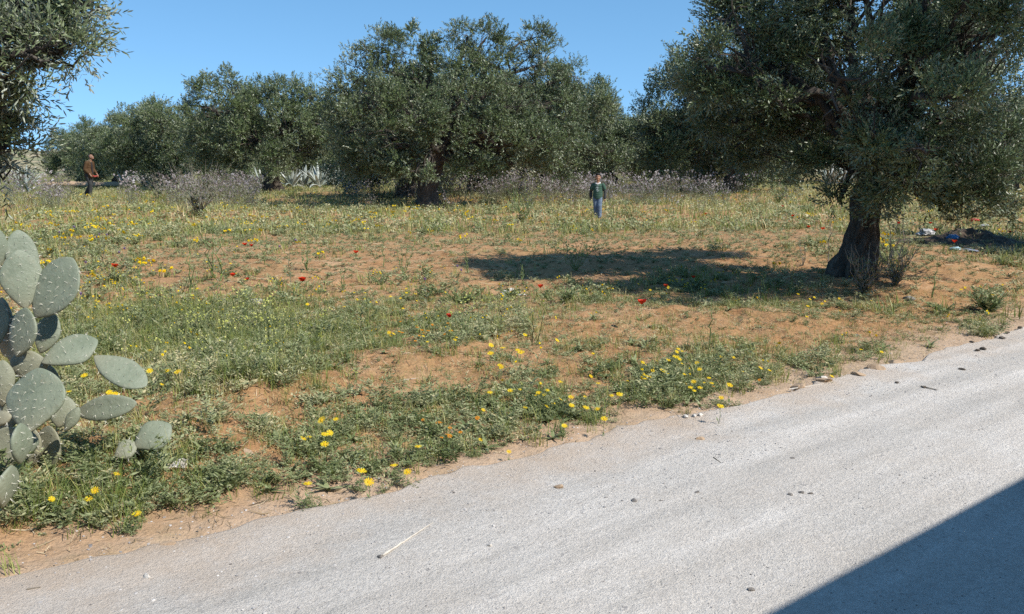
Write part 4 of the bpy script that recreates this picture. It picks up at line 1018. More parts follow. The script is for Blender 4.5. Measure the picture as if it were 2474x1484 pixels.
# ------------------------------------------------------------------ people
def sphere_pts(c, r, n=12):
    """closed ellipsoid of quads"""
    c = np.asarray(c, float); r = np.broadcast_to(np.asarray(r, float), (3,))
    t = np.linspace(.06, np.pi-.06, n); a = np.linspace(0, 2*np.pi, n*2, endpoint=False)
    T_, A_ = np.meshgrid(t, a, indexing='ij')
    V = np.stack([np.sin(T_)*np.cos(A_), np.sin(T_)*np.sin(A_), np.cos(T_)], -1).reshape(-1, 3)*r+c
    m = n*2; i, j = np.meshgrid(np.arange(n-1), np.arange(m), indexing='ij'); j2 = (j+1) % m
    F = np.stack([i*m+j, (i+1)*m+j, (i+1)*m+j2, i*m+j2], -1).reshape(-1, 4)
    cap = []
    for b0 in (0, (n-1)*m):
        for q in range(1, m-2, 2): cap.append([b0, b0+q, b0+q+1, b0+q+2] if b0 else [b0, b0+q+2, b0+q+1, b0+q])
    return V, np.concatenate([F, np.array(cap)])
def chain(A, pts, n=10):
    """smooth limb: overlapping ellipsoids along a line. pts: (x,y,z,rx[,ry,rz])"""
    pts = [np.array(list(p)+[p[3]]*(6-len(p)), float) for p in pts]
    for a, b in zip(pts[:-1], pts[1:]):
        L = np.linalg.norm(b[:3]-a[:3]); k = max(2, int(L/(min(a[3], b[3])*.35)))
        for t in np.linspace(0, 1, k, endpoint=False):
            q = a*(1-t)+b*t; V, F = sphere_pts(q[:3], q[3:6], n); A.add(V, F)
    V, F = sphere_pts(pts[-1][:3], pts[-1][3:6], n); A.add(V, F)
def fuse(A, name, mat, parent, voxel=.011, smooth=2):
    me = A.mesh(name, mat, True)
    o = bpy.data.objects.new('tmp', me); COL.objects.link(o)
    m = o.modifiers.new('r', 'REMESH'); m.mode = 'VOXEL'; m.voxel_size = voxel; m.use_smooth_shade = True
    s = o.modifiers.new('s', 'SMOOTH'); s.iterations = smooth; s.factor = .5
    bpy.context.view_layer.update()
    dg = bpy.context.evaluated_depsgraph_get()
    ev = bpy.data.meshes.new_from_object(o.evaluated_get(dg)); ev.name = name
    bpy.data.objects.remove(o); bpy.data.meshes.remove(me)
    ev.materials.clear(); ev.materials.append(mat)
    return link(name, ev, parent)
def hand(A, w, d, side, sc=1.0, curl=.5):
    """palm and five separate curled fingers at wrist w, pointing along d"""
    d = np.asarray(d, float); d /= np.linalg.norm(d); s = np.cross(d, [1., 0, 0]) if abs(d[0]) < .7 else np.cross(d, [0, 1., 0]); s /= np.linalg.norm(s); n = np.cross(d, s)
    w = np.asarray(w, float)
    chain(A, [(*(w), .022*sc), (*(w+d*.045*sc), .026*sc), (*(w+d*.085*sc), .026*sc)], 8)
    for i, (o, L) in enumerate(((-.030, .068), (-.010, .078), (.010, .072), (.028, .056))):
        b = w+d*.09*sc+s*o*sc
        m = b+(d*.8+n*curl*.5*side)*L*.5*sc; t = m+(d*.5+n*curl*side)*L*.5*sc
        chain(A, [(*b, .0095*sc), (*m, .009*sc), (*t, .0075*sc)], 7)
    b = w+d*.03*sc-s*.028*sc; m = b+(d*.7-s*.6)*.035*sc; t = m+(d*.9+n*.3*side)*.03*sc
    chain(A, [(*b, .012*sc), (*m, .010*sc), (*t, .008*sc)], 7)
def head(A, c, h, fwd, pitch):
    """skull, jaw, nose, brow, lips and ears; c = middle of the head, h = head height; built facing -y then turned"""
    B = Acc()
    def sp(p, r): V, F = sphere_pts(np.array(p)*h, np.array(r)*h, 12); B.add(V, F)
    sp((0, .05, .10), (.335, .40, .37)); sp((0, -.06, -.12), (.285, .31, .34)); sp((0, -.17, -.34), (.19, .19, .14)); sp((0, .12, -.05), (.30, .28, .28))
    for x in (-1, 1):
        sp((x*.15, -.27, -.12), (.10, .08, .09)); sp((x*.335, .03, -.05), (.035, .075, .115)); sp((x*.12, -.325, .07), (.10, .045, .04))
    sp((0, -.355, -.02), (.045, .06, .09)); sp((0, -.395, -.095), (.055, .06, .05)); sp((0, -.335, -.235), (.095, .04, .026)); sp((0, -.325, -.275), (.085, .042, .028)); sp((0, -.30, -.38), (.09, .08, .06))
    V = np.concatenate(B.V)
    cp, s_ = math.cos(pitch), math.sin(pitch); V = np.stack([V[:, 0], V[:, 1]*cp-V[:, 2]*s_, V[:, 1]*s_+V[:, 2]*cp], -1)
    cf, sf = math.cos(fwd), math.sin(fwd); V = np.stack([V[:, 0]*cf-V[:, 1]*sf, V[:, 0]*sf+V[:, 1]*cf, V[:, 2]], -1)+np.asarray(c)
    A.add(V, np.concatenate(B.F))
    def place(p):
        p = np.array(p)*h; p = np.array([p[0], p[1]*cp-p[2]*s_, p[1]*s_+p[2]*cp]); return np.array([p[0]*cf-p[1]*sf, p[0]*sf+p[1]*cf, p[2]])+np.asarray(c)
    return place
def face_bits(place, h, parent, eye_m, lip_m, brow_m):
    E = Acc()
    for x in (-1, 1):
        V, F = sphere_pts(place((x*.13, -.305, .01)), np.array([.050, .050, .030])*h, 8); link('eye', Acc().add(V, F).mesh('eye', eye_m, True), parent)
        B = Acc(); chain(B, [(*place((x*.05, -.355, .085)), .022*h), (*place((x*.20, -.325, .09)), .018*h)], 6); link('eyebrow', B.mesh('eyebrow', brow_m, True), parent)
    B = Acc(); chain(B, [(*place((-.07, -.362, -.252)), .018*h), (*place((0, -.378, -.252)), .020*h), (*place((.07, -.362, -.252)), .018*h)], 6); link('mouth', B.mesh('mouth', lip_m, True), parent)
skin_d = plain('tanned_skin', (.24, .125, .075), .5, .1, 20, 0, .4); skin_b = plain('brown_skin', (.34, .175, .10), .5, .1, 20, 0, .4)
hair_d = plain('dark_hair', (.02, .016, .013), .7, .4, 60); hair_g = plain('grey_dark_hair', (.05, .045, .042), .8, .5, 60)
eye_m = plain('dark_eye', (.03, .02, .015), .3, .1); lip_m = plain('lip', (.20, .07, .05), .5, .1)
def cloth(name, c, var=.2, sc=26): return plain(name, c, .9, var, sc, .006, .1)

def make_man():
    g = G(219, 476); Hh = 1.0
    t = empty('person', g, 'man in a brown jacket and dark trousers walking with bowed head, holding something red', 'person', None, 0)
    # built facing +x (to the right) in his own frame, y away from the camera; 1.76 m
    B = Acc()
    pl = head(B, (.155, 0, 1.615), .235, R(90), R(-22))
    chain(B, [(.10, 0, 1.40, .062), (.125, 0, 1.50, .056)], 10)
    chain(B, [(.0, 0, .94, .13, .15, .12), (.0, 0, 1.10, .115, .14, .12), (.03, 0, 1.28, .12, .16, .12), (.06, 0, 1.38, .09, .15, .07)], 10)
    arms = {-1: [(.055, -.19, 1.37, .055), (.0, -.235, 1.12, .045), (.17, -.20, .92, .034)], 1: [(.055, .19, 1.37, .055), (.06, .23, 1.12, .045), (.24, .17, .93, .034)]}
    for s, a in arms.items():
        chain(B, a, 8); hand(B, a[-1][:3], (.55, 0, -.8), s, 1.0, .9)
    legs = {-1: [(.0, -.09, .92, .095), (.10, -.09, .50, .062), (.06, -.09, .09, .042)], 1: [(.0, .09, .92, .095), (-.01, .09, .50, .062), (-.23, .09, .13, .042)]}
    for s, l in legs.items(): chain(B, l, 8)
    bd = fuse(B, 'body', skin_d, t, .010)
    # jacket, open at the front
    J = Acc()
    chain(J, [(-.005, 0, .83, .175, .205, .05), (.0, 0, .98, .165, .195, .10), (-.005, 0, 1.15, .15, .185, .10), (.02, 0, 1.30, .145, .195, .10), (.045, 0, 1.40, .105, .165, .06), (.07, 0, 1.455, .085, .10, .035)], 12)
    for s, a in arms.items(): chain(J, [(a[0][0], a[0][1], a[0][2], .085), (a[1][0]-.01, a[1][1], a[1][2], .072), (a[1][0]*.25+a[2][0]*.75, a[1][1]*.25+a[2][1]*.75, a[1][2]*.25+a[2][2]*.75, .056)], 9)
    chain(J, [(.10, -.06, .80, .10, .13, .04), (.10, -.05, .95, .08, .13, .06)], 10)
    fuse(J, 'jacket', cloth('brown_jacket', (.082, .047, .024)), t, .012)
    S_ = Acc(); chain(S_, [(.175, -.01, .98, .03, .035, .08), (.155, -.01, 1.2, .04, .045, .08), (.14, -.01, 1.38, .04, .05, .06)], 8); fuse(S_, 'shirt', cloth('dark_shirt', (.035, .03, .03)), t, .012)
    K = Acc(); chain(K, [(.03, -.11, 1.43, .04, .03, .03), (.10, -.085, 1.46, .035, .03, .035), (.155, -.05, 1.40, .02, .025, .03)], 8); chain(K, [(.0, 0, 1.46, .04, .09, .03), (.03, .10, 1.45, .04, .03, .03)], 8); fuse(K, 'collar', cloth('jacket_collar', (.15, .11, .07)), t, .01)
    Tr = Acc()
    chain(Tr, [(.0, 0, .93, .15, .16, .09), (.0, 0, .84, .15, .17, .09)], 10)
    for s, l in legs.items(): chain(Tr, [(l[0][0], l[0][1], .88, .115), (l[1][0], l[1][1], l[1][2], .085), (l[2][0]-.01, l[2][1], l[2][2]+.02, .072)], 9)
    fuse(Tr, 'trousers', cloth('charcoal_trousers', (.045, .047, .045)), t, .012)
    for s, l in legs.items():
        Sh = Acc(); x, y, z = l[2][:3]; up = .055 if s == 1 else 0
        chain(Sh, [(x-.03, y, z-.045, .045, .042, .045), (x+.07, y, z-.05-up, .045, .045, .038), (x+.16, y, z-.06-up, .04, .042, .028)], 8); fuse(Sh, 'shoe', cloth('black_shoe', (.03, .028, .025)), t, .011)
    Hr = Acc()
    for p, r in (((0, .16, .16), (.33, .34, .31)), ((0, .24, .0), (.325, .24, .26)), ((.0, .10, .25), (.30, .34, .22))):
        V, F = sphere_pts(pl(p), np.array((r[1], r[0], r[2]))*.235*1.03, 12); Hr.add(V, F)
    fuse(Hr, 'hair', hair_g, t, .012)
    face_bits(pl, .235, t, eye_m, lip_m, hair_g)
    q = Acc(); chain(q, [(.26, -.12, .86, .035, .03, .03), (.31, -.10, .83, .04, .05, .035), (.33, .02, .85, .035, .04, .03)], 8)
    o = fuse(q, 'red_pouch', plain('faded_red_cloth', (.30, .05, .035), .8), None, .011); o.name = 'red_pouch'
    for ob in (o,): ob.location = g; ob.rotation_euler = (0, 0, R(-8)); ob.scale = (1.06,)*3
    tag(o, 'small red cloth pouch in the hands of the walking man', 'pouch')
    t.scale = (1.06,)*3; t.rotation_euler = (0, 0, R(-8))
make_man()

def sweater_mat():
    m, nt, N, L, b = newmat('green_sweatshirt')
    tc = N.new('ShaderNodeTexCoord'); o = tc.outputs['Object']; sx = N.new('ShaderNodeSeparateXYZ'); L.new(o, sx.inputs[0])
    n = noise_n(N, L, o, 24, 4)
    base = mix(N, L, n.outputs[0], (.024, .062, .040), (.046, .10, .066))
    # pale print down the chest, on the front only
    wv = noise_n(N, L, o, 17, 2)
    ax = N.new('ShaderNodeMath'); ax.operation = 'ADD'; L.new(sx.outputs[0], ax.inputs[0]); L.new(maprange(N, L, wv.outputs[0], .3, .7, -.035, .035), ax.inputs[1])
    ab = N.new('ShaderNodeMath'); ab.operation = 'ABSOLUTE'; L.new(ax.outputs[0], ab.inputs[0])
    f = maprange(N, L, ab.outputs[0], .030, .018); fz = maprange(N, L, sx.outputs[2], .70, .72); fz2 = maprange(N, L, sx.outputs[2], .875, .865); fy = maprange(N, L, sx.outputs[1], -.02, -.05)
    for q in (fz, fz2, fy):
        mm = N.new('ShaderNodeMath'); mm.operation = 'MULTIPLY'; L.new(f, mm.inputs[0]); L.new(q, mm.inputs[1]); f = mm.outputs[0]
    L.new(mix(N, L, f, base, (.30, .34, .31)), b.inputs['Base Color']); b.inputs['Roughness'].default_value = .9
    bump(N, L, n.outputs[0], b, .6, .01); return m
def make_boy():
    g = G(1443, 526)
    t = empty('person', g, 'young boy in a green sweatshirt and blue jeans standing in the field facing the camera', 'person', None, 0)
    B = Acc()       # faces -y, 1.2 m
    pl = head(B, (0, -.02, 1.10), .205, R(6), R(-4))
    chain(B, [(0, .0, .93, .046), (0, -.005, 1.0, .042)], 10)
    chain(B, [(0, 0, .58, .10, .08, .08), (0, 0, .72, .105, .082, .08), (0, 0, .86, .115, .08, .07), (0, 0, .92, .085, .06, .035)], 10)
    arms = {-1: [(-.135, 0, .885, .04), (-.205, .06, .71, .033), (-.20, .03, .56, .026)], 1: [(.135, 0, .885, .04), (.195, .02, .70, .033), (.195, -.02, .54, .026)]}
    for s, a in arms.items(): chain(B, a, 8); hand(B, a[-1][:3], (0, -.15, -1), s, .72, .5)
    legs = {-1: [(-.062, 0, .58, .068), (-.055, -.015, .33, .046), (-.045, .01, .07, .034)], 1: [(.062, 0, .58, .068), (.060, -.06, .34, .046), (.062, -.05, .07, .034)]}
    for s, l in legs.items(): chain(B, l, 8)
    fuse(B, 'body', skin_b, t, .0085)
    J = Acc()
    chain(J, [(0, 0, .53, .135, .105, .03), (0, 0, .60, .14, .108, .06), (0, 0, .74, .132, .104, .07), (0, 0, .86, .135, .095, .06), (0, 0, .915, .095, .07, .03)], 12)
    for s, a in arms.items(): chain(J, [(a[0][0], 0, .885, .055), ((a[0][0]+a[1][0])/2+.008*s, .012, .79, .054)], 9)
    fuse(J, 'sweatshirt', sweater_mat(), t, .010)
    for s, a in arms.items():
        Q = Acc(); chain(Q, [((a[0][0]+a[1][0])/2, .012, .79, .047), (*a[1][:3], .045), (a[2][0], a[2][1], a[2][2]+.005, .040)], 9); fuse(Q, 'sleeve', cloth('grey_sleeve', (.055, .055, .052)), t, .010)
    C_ = Acc(); chain(C_, [(-.055, -.045, .935, .022, .018, .022), (.0, -.075, .905, .018, .014, .016), (.055, -.045, .94, .026, .020, .028)], 8); chain(C_, [(-.05, .03, .95, .02), (.05, .03, .95, .02)], 7); fuse(C_, 'collar', cloth('white_collar', (.60, .58, .55), .05), t, .009)
    Tr = Acc(); chain(Tr, [(0, 0, .60, .115, .09, .05), (0, 0, .55, .12, .09, .06)], 10)
    for s, l in legs.items(): chain(Tr, [(l[0][0], 0, .55, .078), (l[1][0], l[1][1], .33, .064), (l[2][0], l[2][1], .05, .062)], 9)
    fuse(Tr, 'jeans', cloth('blue_jeans', (.13, .17, .225), .4, 18), t, .009)
    for s, l in legs.items():
        Sh = Acc(); x = l[2][0]; yy = l[2][1]; chain(Sh, [(x, yy+.02, .03, .034, .036, .032), (x, yy-.06, .026, .034, .04, .026), (x+.008*s, yy-.11, .022, .032, .03, .02)], 8); fuse(Sh, 'shoe', cloth('grey_shoe', (.13, .13, .14)), t, .009)
    Hr = Acc()
    for p, r in (((0, .09, .20), (.375, .42, .36)), ((0, .20, .02), (.36, .28, .31)), ((0, -.17, .37), (.27, .19, .15))):
        V, F = sphere_pts(pl(p), np.array(r)*.205, 12); Hr.add(V, F)
    fuse(Hr, 'hair', hair_d, t, .009)
    face_bits(pl, .205, t, eye_m, lip_m, hair_d)
    t.rotation_euler = (0, 0, R(-14))
make_boy()

# ------------------------------------------------------------------ rubbish heap
def crumple(name, loc, size, mat, label, cat, rs, flat=.35):
    bm = bmesh.new(); bmesh.ops.create_icosphere(bm, subdivisions=4, radius=1)
    Q = np.array([v.co[:] for v in bm.verts]); s0 = rs.uniform(0, 40)
    q = 1+.5*vn3(Q*1.2+s0)+.42*np.abs(vn3(Q*3.3+s0))+.22*np.abs(vn3(Q*8+s0))-.2
    Q = Q*q[:, None]*np.array([1, .8, flat])*size
    for v, c in zip(bm.verts, Q): v.co = c
    me = bpy.data.meshes.new(name); bm.to_mesh(me); bm.free(); me.materials.append(mat)
    for p in me.polygons: p.use_smooth = False
    tag(link(name, me, None, loc, (0, 0, rs.uniform(0, 6))), label, cat)
rs = np.random.default_rng(31)
hp = G(2320, 585)
bm = bmesh.new(); bmesh.ops.create_grid(bm, x_segments=60, y_segments=44, size=1)
hv = np.array([v.co[:] for v in bm.verts]); rr = np.hypot(hv[:, 0], hv[:, 1])
hz = np.clip(1-rr, -.05, 1)**.8*(.24+.20*fbm(hv[:, 0]*3+2, hv[:, 1]*3, 4)+.1*fbm(hv[:, 0]*9, hv[:, 1]*9, 3))
hz = np.nan_to_num(hz, nan=-.03)
for v, z in zip(bm.verts, hz): v.co = (v.co.x*1.35, v.co.y*.9, z-.05)
me = bpy.data.meshes.new('heap'); bm.to_mesh(me); bm.free(); me.materials.append(plain('dark_earth_rubble', (.075, .055, .038), .95, .6, 9, .06))
tag(link('rubbish_heap', me, None, hp), 'dark heap of earth and rubble under the hanging branches at the right', 'heap')
pw = plain('white_plastic', (.36, .35, .33), .4, .15, 8, 0, .5); pb = plain('blue_plastic', (.02, .12, .27), .35, .2, 8, 0, .5); pc = plain('pale_blue_plastic', (.24, .38, .43), .4, .2, 8, 0, .5); pg = plain('grey_plastic', (.28, .28, .31), .4, .2, 8, 0, .5); pr = plain('red_white_plastic', (.55, .08, .06), .4, .2, 8)
def on(u, v, dz=0): g = G(u, v); return (g.x, g.y, g.z+dz)
crumple('plastic_bag', (hp.x-.62, hp.y+.05, hp.z+.16), .17, pw, 'crumpled white plastic bag on the left end of the rubbish heap', 'plastic bag', rs)
crumple('plastic_bag', (hp.x-.36, hp.y-.42, hp.z+.10), .105, pb, 'bright blue plastic bag at the front of the rubbish heap', 'plastic bag', rs, .7)
crumple('plastic_bag', on(2308, 604, .02), .085, pc, 'pale blue plastic bag on the sand in front of the heap', 'plastic bag', rs, .4)
crumple('plastic_bag', on(2345, 608, .02), .15, pg, 'flat grey plastic sheet beside the pale blue bag', 'plastic sheet', rs, .15)
crumple('plastic_bag', on(2375, 556, .10), .13, pw, 'strip of white plastic caught low behind the heap', 'plastic strip', rs, .3)
crumple('plastic_bag', on(2352, 548, .16), .12, pr, 'red plastic wrapper lying behind the heap next to the white strip', 'plastic wrapper', rs, .3)
crumple('plastic_scrap', on(1385*0+2070/1.0, 810, .0), .03, pg, 'bluish scrap of plastic in the sand below the big tree', 'plastic scrap', rs, .3)
# ------------------------------------------------------------------ flowers one can count
def daisy_meshes(rs, r, hgt, npet, m_pet, m_disc, detail=True, cup=.15):
    st = Acc(); e = np.array([rs.normal(0, .12)*hgt, rs.normal(0, .12)*hgt, hgt])
    V, F = tube(curve((0, 0, -.01), e, 6, 0, .05, rs), np.linspace(.0016, .0011, 6), 5); st.add(V, F)
    for _ in range(3):
        a = rs.uniform(0, 6.28); V, F = quad_leaf(e*rs.uniform(.05, .5), (math.cos(a), math.sin(a), .5), .035, .008); st.add(V, F)
    nrm = np.array([rs.normal(.15, .25), rs.normal(-.35, .25), 1]); nrm /= np.linalg.norm(nrm)
    a1 = np.cross(nrm, [.2, 1, .1]); a1 /= np.linalg.norm(a1); b1 = np.cross(nrm, a1)
    pt = Acc()
    for i in range(npet):
        t = 6.283*i/npet+rs.normal(0, .06); d = a1*math.cos(t)+b1*math.sin(t); s = np.cross(nrm, d); w = r*2.5/npet*1.25
        z = nrm*(.0006*(i % 2)); L = r*rs.uniform(.92, 1.06)
        Vp = [e+z+d*r*.22+s*w*.25, e+z+d*r*.22-s*w*.25, e+z+d*L*.78-s*w*.5+nrm*cup*r*.6, e+z+d*L*.78+s*w*.5+nrm*cup*r*.6, e+z+d*L+s*w*.22+nrm*cup*r*.5, e+z+d*L-s*w*.22+nrm*cup*r*.5]
        pt.add(Vp, [[0, 1, 2, 3], [3, 2, 5, 4]], rs.uniform(0, 1))
    V, F = sphere_pts(e+nrm*.001, (r*.36, r*.36, r*.36), 7)
    dd = (V-e)@nrm; V = V-nrm[None]*(dd*.55)[:, None]
    dc = Acc().add(V, F)
    return st.mesh('stem', M['stem']), pt.mesh('petals', m_pet), dc.mesh('flower_centre', m_disc, True)
rs = np.random.default_rng(14)
DK = [daisy_meshes(rs, .021, .10, 14, M['yellow'], M['disc']) for _ in range(8)]
MK = [daisy_meshes(rs, .013, .08, 11, M['orange'], plain('dark_orange_disc', (.30, .11, .01), .8)) for _ in range(4)]
taken = []
def flower(kind, name, x, y, sc, label, cat, group, kinds_, whole=False, lift=0):
    k = kinds_[rs.integers(0, len(kinds_))]
    r = empty(name, (x, y, HZ(x, y)), label, cat, group, rs.uniform(-.7, .7)); r.scale = (sc, sc, sc*rs.uniform(.7, 1.35))
    for nm, me in zip(('stem', 'petals', 'flower_centre'), k): link(nm, me, r)
    taken.append((x, y))
def head_at(u, v, h):
    """ground point for a flower whose head (h above ground) is seen at u, v"""
    r = ray(u, v); z = h
    for _ in range(10):
        k = (z-EYE)/r[2]; z = .5*z+.5*(HZ(r[0]*k, r[1]*k)+h)
    k = (z-EYE)/r[2]; return r[0]*k, r[1]*k
SP_ = [(355, 843, 1.1, 'the highest of the big yellow daisies right of the prickly pear'), (397, 895, 1.15, 'big yellow daisy next to the rightmost one by the prickly pear'), (422, 902, 1.2, 'rightmost big yellow daisy by the prickly pear'), (360, 911, 1.1, 'big yellow daisy under the tip of the right cactus pad'), (388, 926, .7, 'small yellow daisy below the pair right of the cactus'),
    (196, 906, 1.2, 'big yellow daisy in the gap under the upper cactus pad'), (178, 865, 1.1, 'yellow daisy standing in front of a bright cactus pad'), (285, 949, 1.25, 'round yellow daisy above the lowest cactus pad, right of two'), (267, 950, .95, 'flat yellow daisy above the lowest cactus pad, left of two'), (161, 939, .9, 'yellow daisy beside the big pale cactus pad'),
    (216, 1190, .9, 'left of two yellow daisies side by side in the lower left weeds'), (231, 1189, .9, 'right of two yellow daisies side by side in the lower left weeds'), (320, 1229, 1.0, 'yellow daisy nearest the sandy road edge on the left'), (277, 1142, .8, 'yellow daisy left of the grey white rock'), (122, 1215, .7, 'yellow daisy bud low at the left edge'),
    (866, 1126, 1.25, 'largest yellow daisy by the road in the middle'), (893, 1160, 1.2, 'yellow daisy with spread petals nearest the road in the middle'), (985, 1135, 1.0, 'yellow daisy at the right end of the roadside row'), (949, 1117, .7, 'upper of two small yellow daisies by the roadside row'), (945, 1134, .7, 'lower of two small yellow daisies by the roadside row'), (737, 1177, 1.0, 'ragged yellow daisy low among the road edge weeds'),
    (727, 1053, .95, 'left of two touching yellow daisies under the bank'), (741, 1052, .8, 'right of two touching yellow daisies under the bank'), (777, 1027, 1.1, 'upper yellow daisy of the cluster under the sandy bank'), (790, 1043, 1.0, 'middle yellow daisy of the cluster under the sandy bank'), (793, 1058, .9, 'lower yellow daisy of the cluster under the sandy bank'), (777, 1087, 1.05, 'yellow daisy standing alone below the bank cluster'), (806, 1012, .8, 'yellow daisy right at the foot of the sandy bank'),
    (1005, 1075, .95, 'yellow daisy alone between the mound and the road'), (1161, 1073, .6, 'tiny yellow daisy by the dark twigs near the road'), (1230, 1088, .7, 'yellow daisy at the very edge of the gravel in the middle'), (1180, 857, 1.2, 'left of the large yellow daisies right of the mound'), (1185, 838, 1.1, 'upper left large yellow daisy right of the mound'), (1211, 832, 1.1, 'top large yellow daisy right of the mound'), (1252, 866, 1.25, 'largest yellow daisy right of the mound'), (1248, 850, .9, 'yellow daisy above the largest one right of the mound'),
    (1272, 818, .9, 'yellow daisy at the edge of the mustard patch'), (1343, 829, .95, 'yellow daisy on the bare sand side of the mustard patch'), (1203, 887, .9, 'upper of two yellow daisies on the right slope of the mound'), (1207, 900, .9, 'lower of two yellow daisies on the right slope of the mound'), (1178, 947, .9, 'yellow daisy on the weeds below the mound'), (1227, 951, .9, 'yellow daisy right of the one below the mound'),
    (1374, 968, .9, 'upper of a touching pair of yellow daisies in the road edge weeds'), (1376, 976, .95, 'lower of a touching pair of yellow daisies in the road edge weeds'), (1425, 977, 1.1, 'large yellow daisy in the middle of the road edge weeds'), (1490, 963, 1.1, 'large yellow daisy right in the road edge weeds'), (1453, 1026, 1.0, 'yellow daisy closest to the gravel on the middle verge'), (1363, 1020, .9, 'yellow daisy on the grey leaved clump by the road'), (1734, 995, 1.1, 'yellow daisy at the gravel edge below the right weeds'), (1762, 941, 1.05, 'lowest bright yellow daisy of the right weed patch'), (1743, 957, .9, 'yellow daisy at the lower right end of the weed patch'), (2005, 905, .9, 'yellow daisy on the verge boulders')]
for u, v, s, lab in SP_:
    h = .10*s; x, y = head_at(u, v, h); flower(0, 'yellow_daisy', x, y, s, lab, 'flower', 'yellow daisies in the field', DK)
REG = [ # u, v, ru, rv, count, label
    (1640, 680, 140, 22, 34, 'small yellow daisy in the row along the mound before the tree shadow'), (1650, 890, 170, 55, 42, 'small yellow daisy in the weed patch by the right road edge'), (1330, 950, 150, 60, 18, 'small yellow daisy in the middle weeds near the road'), (2000, 730, 90, 30, 14, 'small yellow daisy in front of the big right trunk'),
    (2380, 700, 80, 30, 10, 'small yellow daisy on the sand at the right edge'), (200, 690, 180, 60, 26, 'small yellow daisy in the field behind the prickly pear'), (950, 720, 200, 35, 22, 'small yellow daisy on the sand in the middle of the field'), (1050, 800, 130, 35, 12, 'small yellow daisy in the green patch above the mound'), (120, 590, 120, 30, 22, 'small yellow daisy far left above the cactus pads'), (450, 640, 200, 50, 20, 'small yellow daisy among the tall stalks on the left'), (2150, 840, 100, 25, 7, 'small yellow daisy above the verge boulders')]
for u, v, ru, rv, n, lab in REG:
    for _ in range(n):
        x, y = head_at(u+ru*np.clip(rs.normal(0, .55), -1.3, 1.3), v+rv*np.clip(rs.normal(0, .55), -1.2, 1.2), .08)
        if road_n(x, y) < .15: continue
        s = rs.uniform(.55, .95); taken.append((x, y))
        k = DK[rs.integers(0, 8)]
        r = empty('yellow_daisy', (x, y, HZ(x, y)), lab, 'flower', lab.replace('small yellow daisy', 'small yellow daisies'), rs.uniform(-.7, .7)); r.scale = (s, s, s*rs.uniform(.7, 1.3))
        for nm, me in zip(('stem', 'petals', 'flower_centre'), k): link(nm, me, r)
for u, v, ru, rv, n, lab in [(1020, 800, 75, 28, 16, 'small orange marigold in the green patch above the bare mound'), (1060, 1040, 60, 60, 9, 'small orange marigold in the weeds right below the bare mound'), (1900, 920, 130, 22, 5, 'small orange marigold on the verge by the boulders')]:
    for _ in range(n):
        x, y = head_at(u+ru*rs.normal(0, .6), v+rv*rs.normal(0, .5), .07)
        if road_n(x, y) < .12: continue
        r = empty('orange_marigold', (x, y, HZ(x, y)), lab, 'flower', lab.replace('marigold', 'marigolds'), rs.uniform(-.7, .7)); s = rs.uniform(.8, 1.2); r.scale = (s, s, s)
        for nm, me in zip(('stem', 'petals', 'flower_centre'), MK[rs.integers(0, 4)]): link(nm, me, r)

def poppy_meshes(rs):
    h = .22; st = Acc(); e = np.array([rs.normal(0, .02), rs.normal(0, .02), h])
    V, F = tube(curve((0, 0, -.01), e, 7, 0, .06, rs), np.linspace(.002, .0014, 7), 5); st.add(V, F)
    for _ in range(4):
        a = rs.uniform(0, 6.28); V, F = quad_leaf(e*rs.uniform(.03, .4), (math.cos(a), math.sin(a), .6), .07, .014); st.add(V, F)
    pt = Acc()
    for i in range(4):
        a0 = i*math.pi/2+rs.normal(0, .1); n = 5; Vp = []
        for r_, z_ in ((.004, 0), (.020, .010), (.033, .024), (.038, .036)):
            for k in range(n):
                t = a0+(k/(n-1)-.5)*2.0; q = 1+.08*rs.normal()
                Vp.append(e+np.array([math.cos(t)*r_*q, math.sin(t)*r_*q, z_+.003*rs.normal()+.002*(i % 2)]))
        Fp = [[r0*n+k, r0*n+k+1, (r0+1)*n+k+1, (r0+1)*n+k] for r0 in range(3) for k in range(n-1)]
        pt.add(Vp, Fp, rs.uniform(.2, 1))
    V, F = sphere_pts(e+np.array([0, 0, .008]), (.007, .007, .009), 7)
    return st.mesh('stem', M['stem']), pt.mesh('petals', M['red'], True), Acc().add(V, F).mesh('flower_centre', M['darkstem'])
PK = [poppy_meshes(rs) for _ in range(5)]
POP = [(733, 669, 1.25, 'largest bright red poppy alone on the bare sand'), (590, 590, .95, 'left of two red poppies side by side far on the left'), (604, 591, .9, 'right of two red poppies side by side far on the left'), (566, 662, .9, 'dark red poppy left of the largest poppy'), (600, 672, .7, 'small dark red poppy beside a flat weed'), (272, 640, 1.05, 'red poppy by the purple thistles on the left'), (864, 607, 1.0, 'red poppy far out on the middle sand'),
    (1308, 686, .9, 'red poppy in front of the sunlit mound'), (1545, 722, 1.15, 'bright red poppy among yellow daisies by the shadow'), (1607, 688, .7, 'small poppy in the daisy row before the shadow'), (1077, 757, .85, 'red poppy by the grey green clump in the middle'), (1705, 515, 1.0, 'red poppy far behind the tree shadow'), (2243, 537, 1.0, 'red poppy over the white bag of the heap'), (2260, 553, 1.0, 'red poppy touching the white bag on the heap'), (2309, 583, 1.05, 'red poppy in front of the dark heap'), (2167, 537, 1.1, 'red poppy right beside the leaning trunk'), (1954, 546, 1.0, 'red poppy left of the leaning trunk, farther one'), (1995, 552, 1.0, 'red poppy close left of the leaning trunk'), (1909, 520, 1.0, 'distant red poppy of a pair left of the trunk'), (1887, 497, 1.0, 'most distant red poppy left of the trunk'), (2436, 558, 1.0, 'red poppy near the right picture edge'), (1680, 668, .7, 'red poppy at the sunlit rim of the tree shadow')]
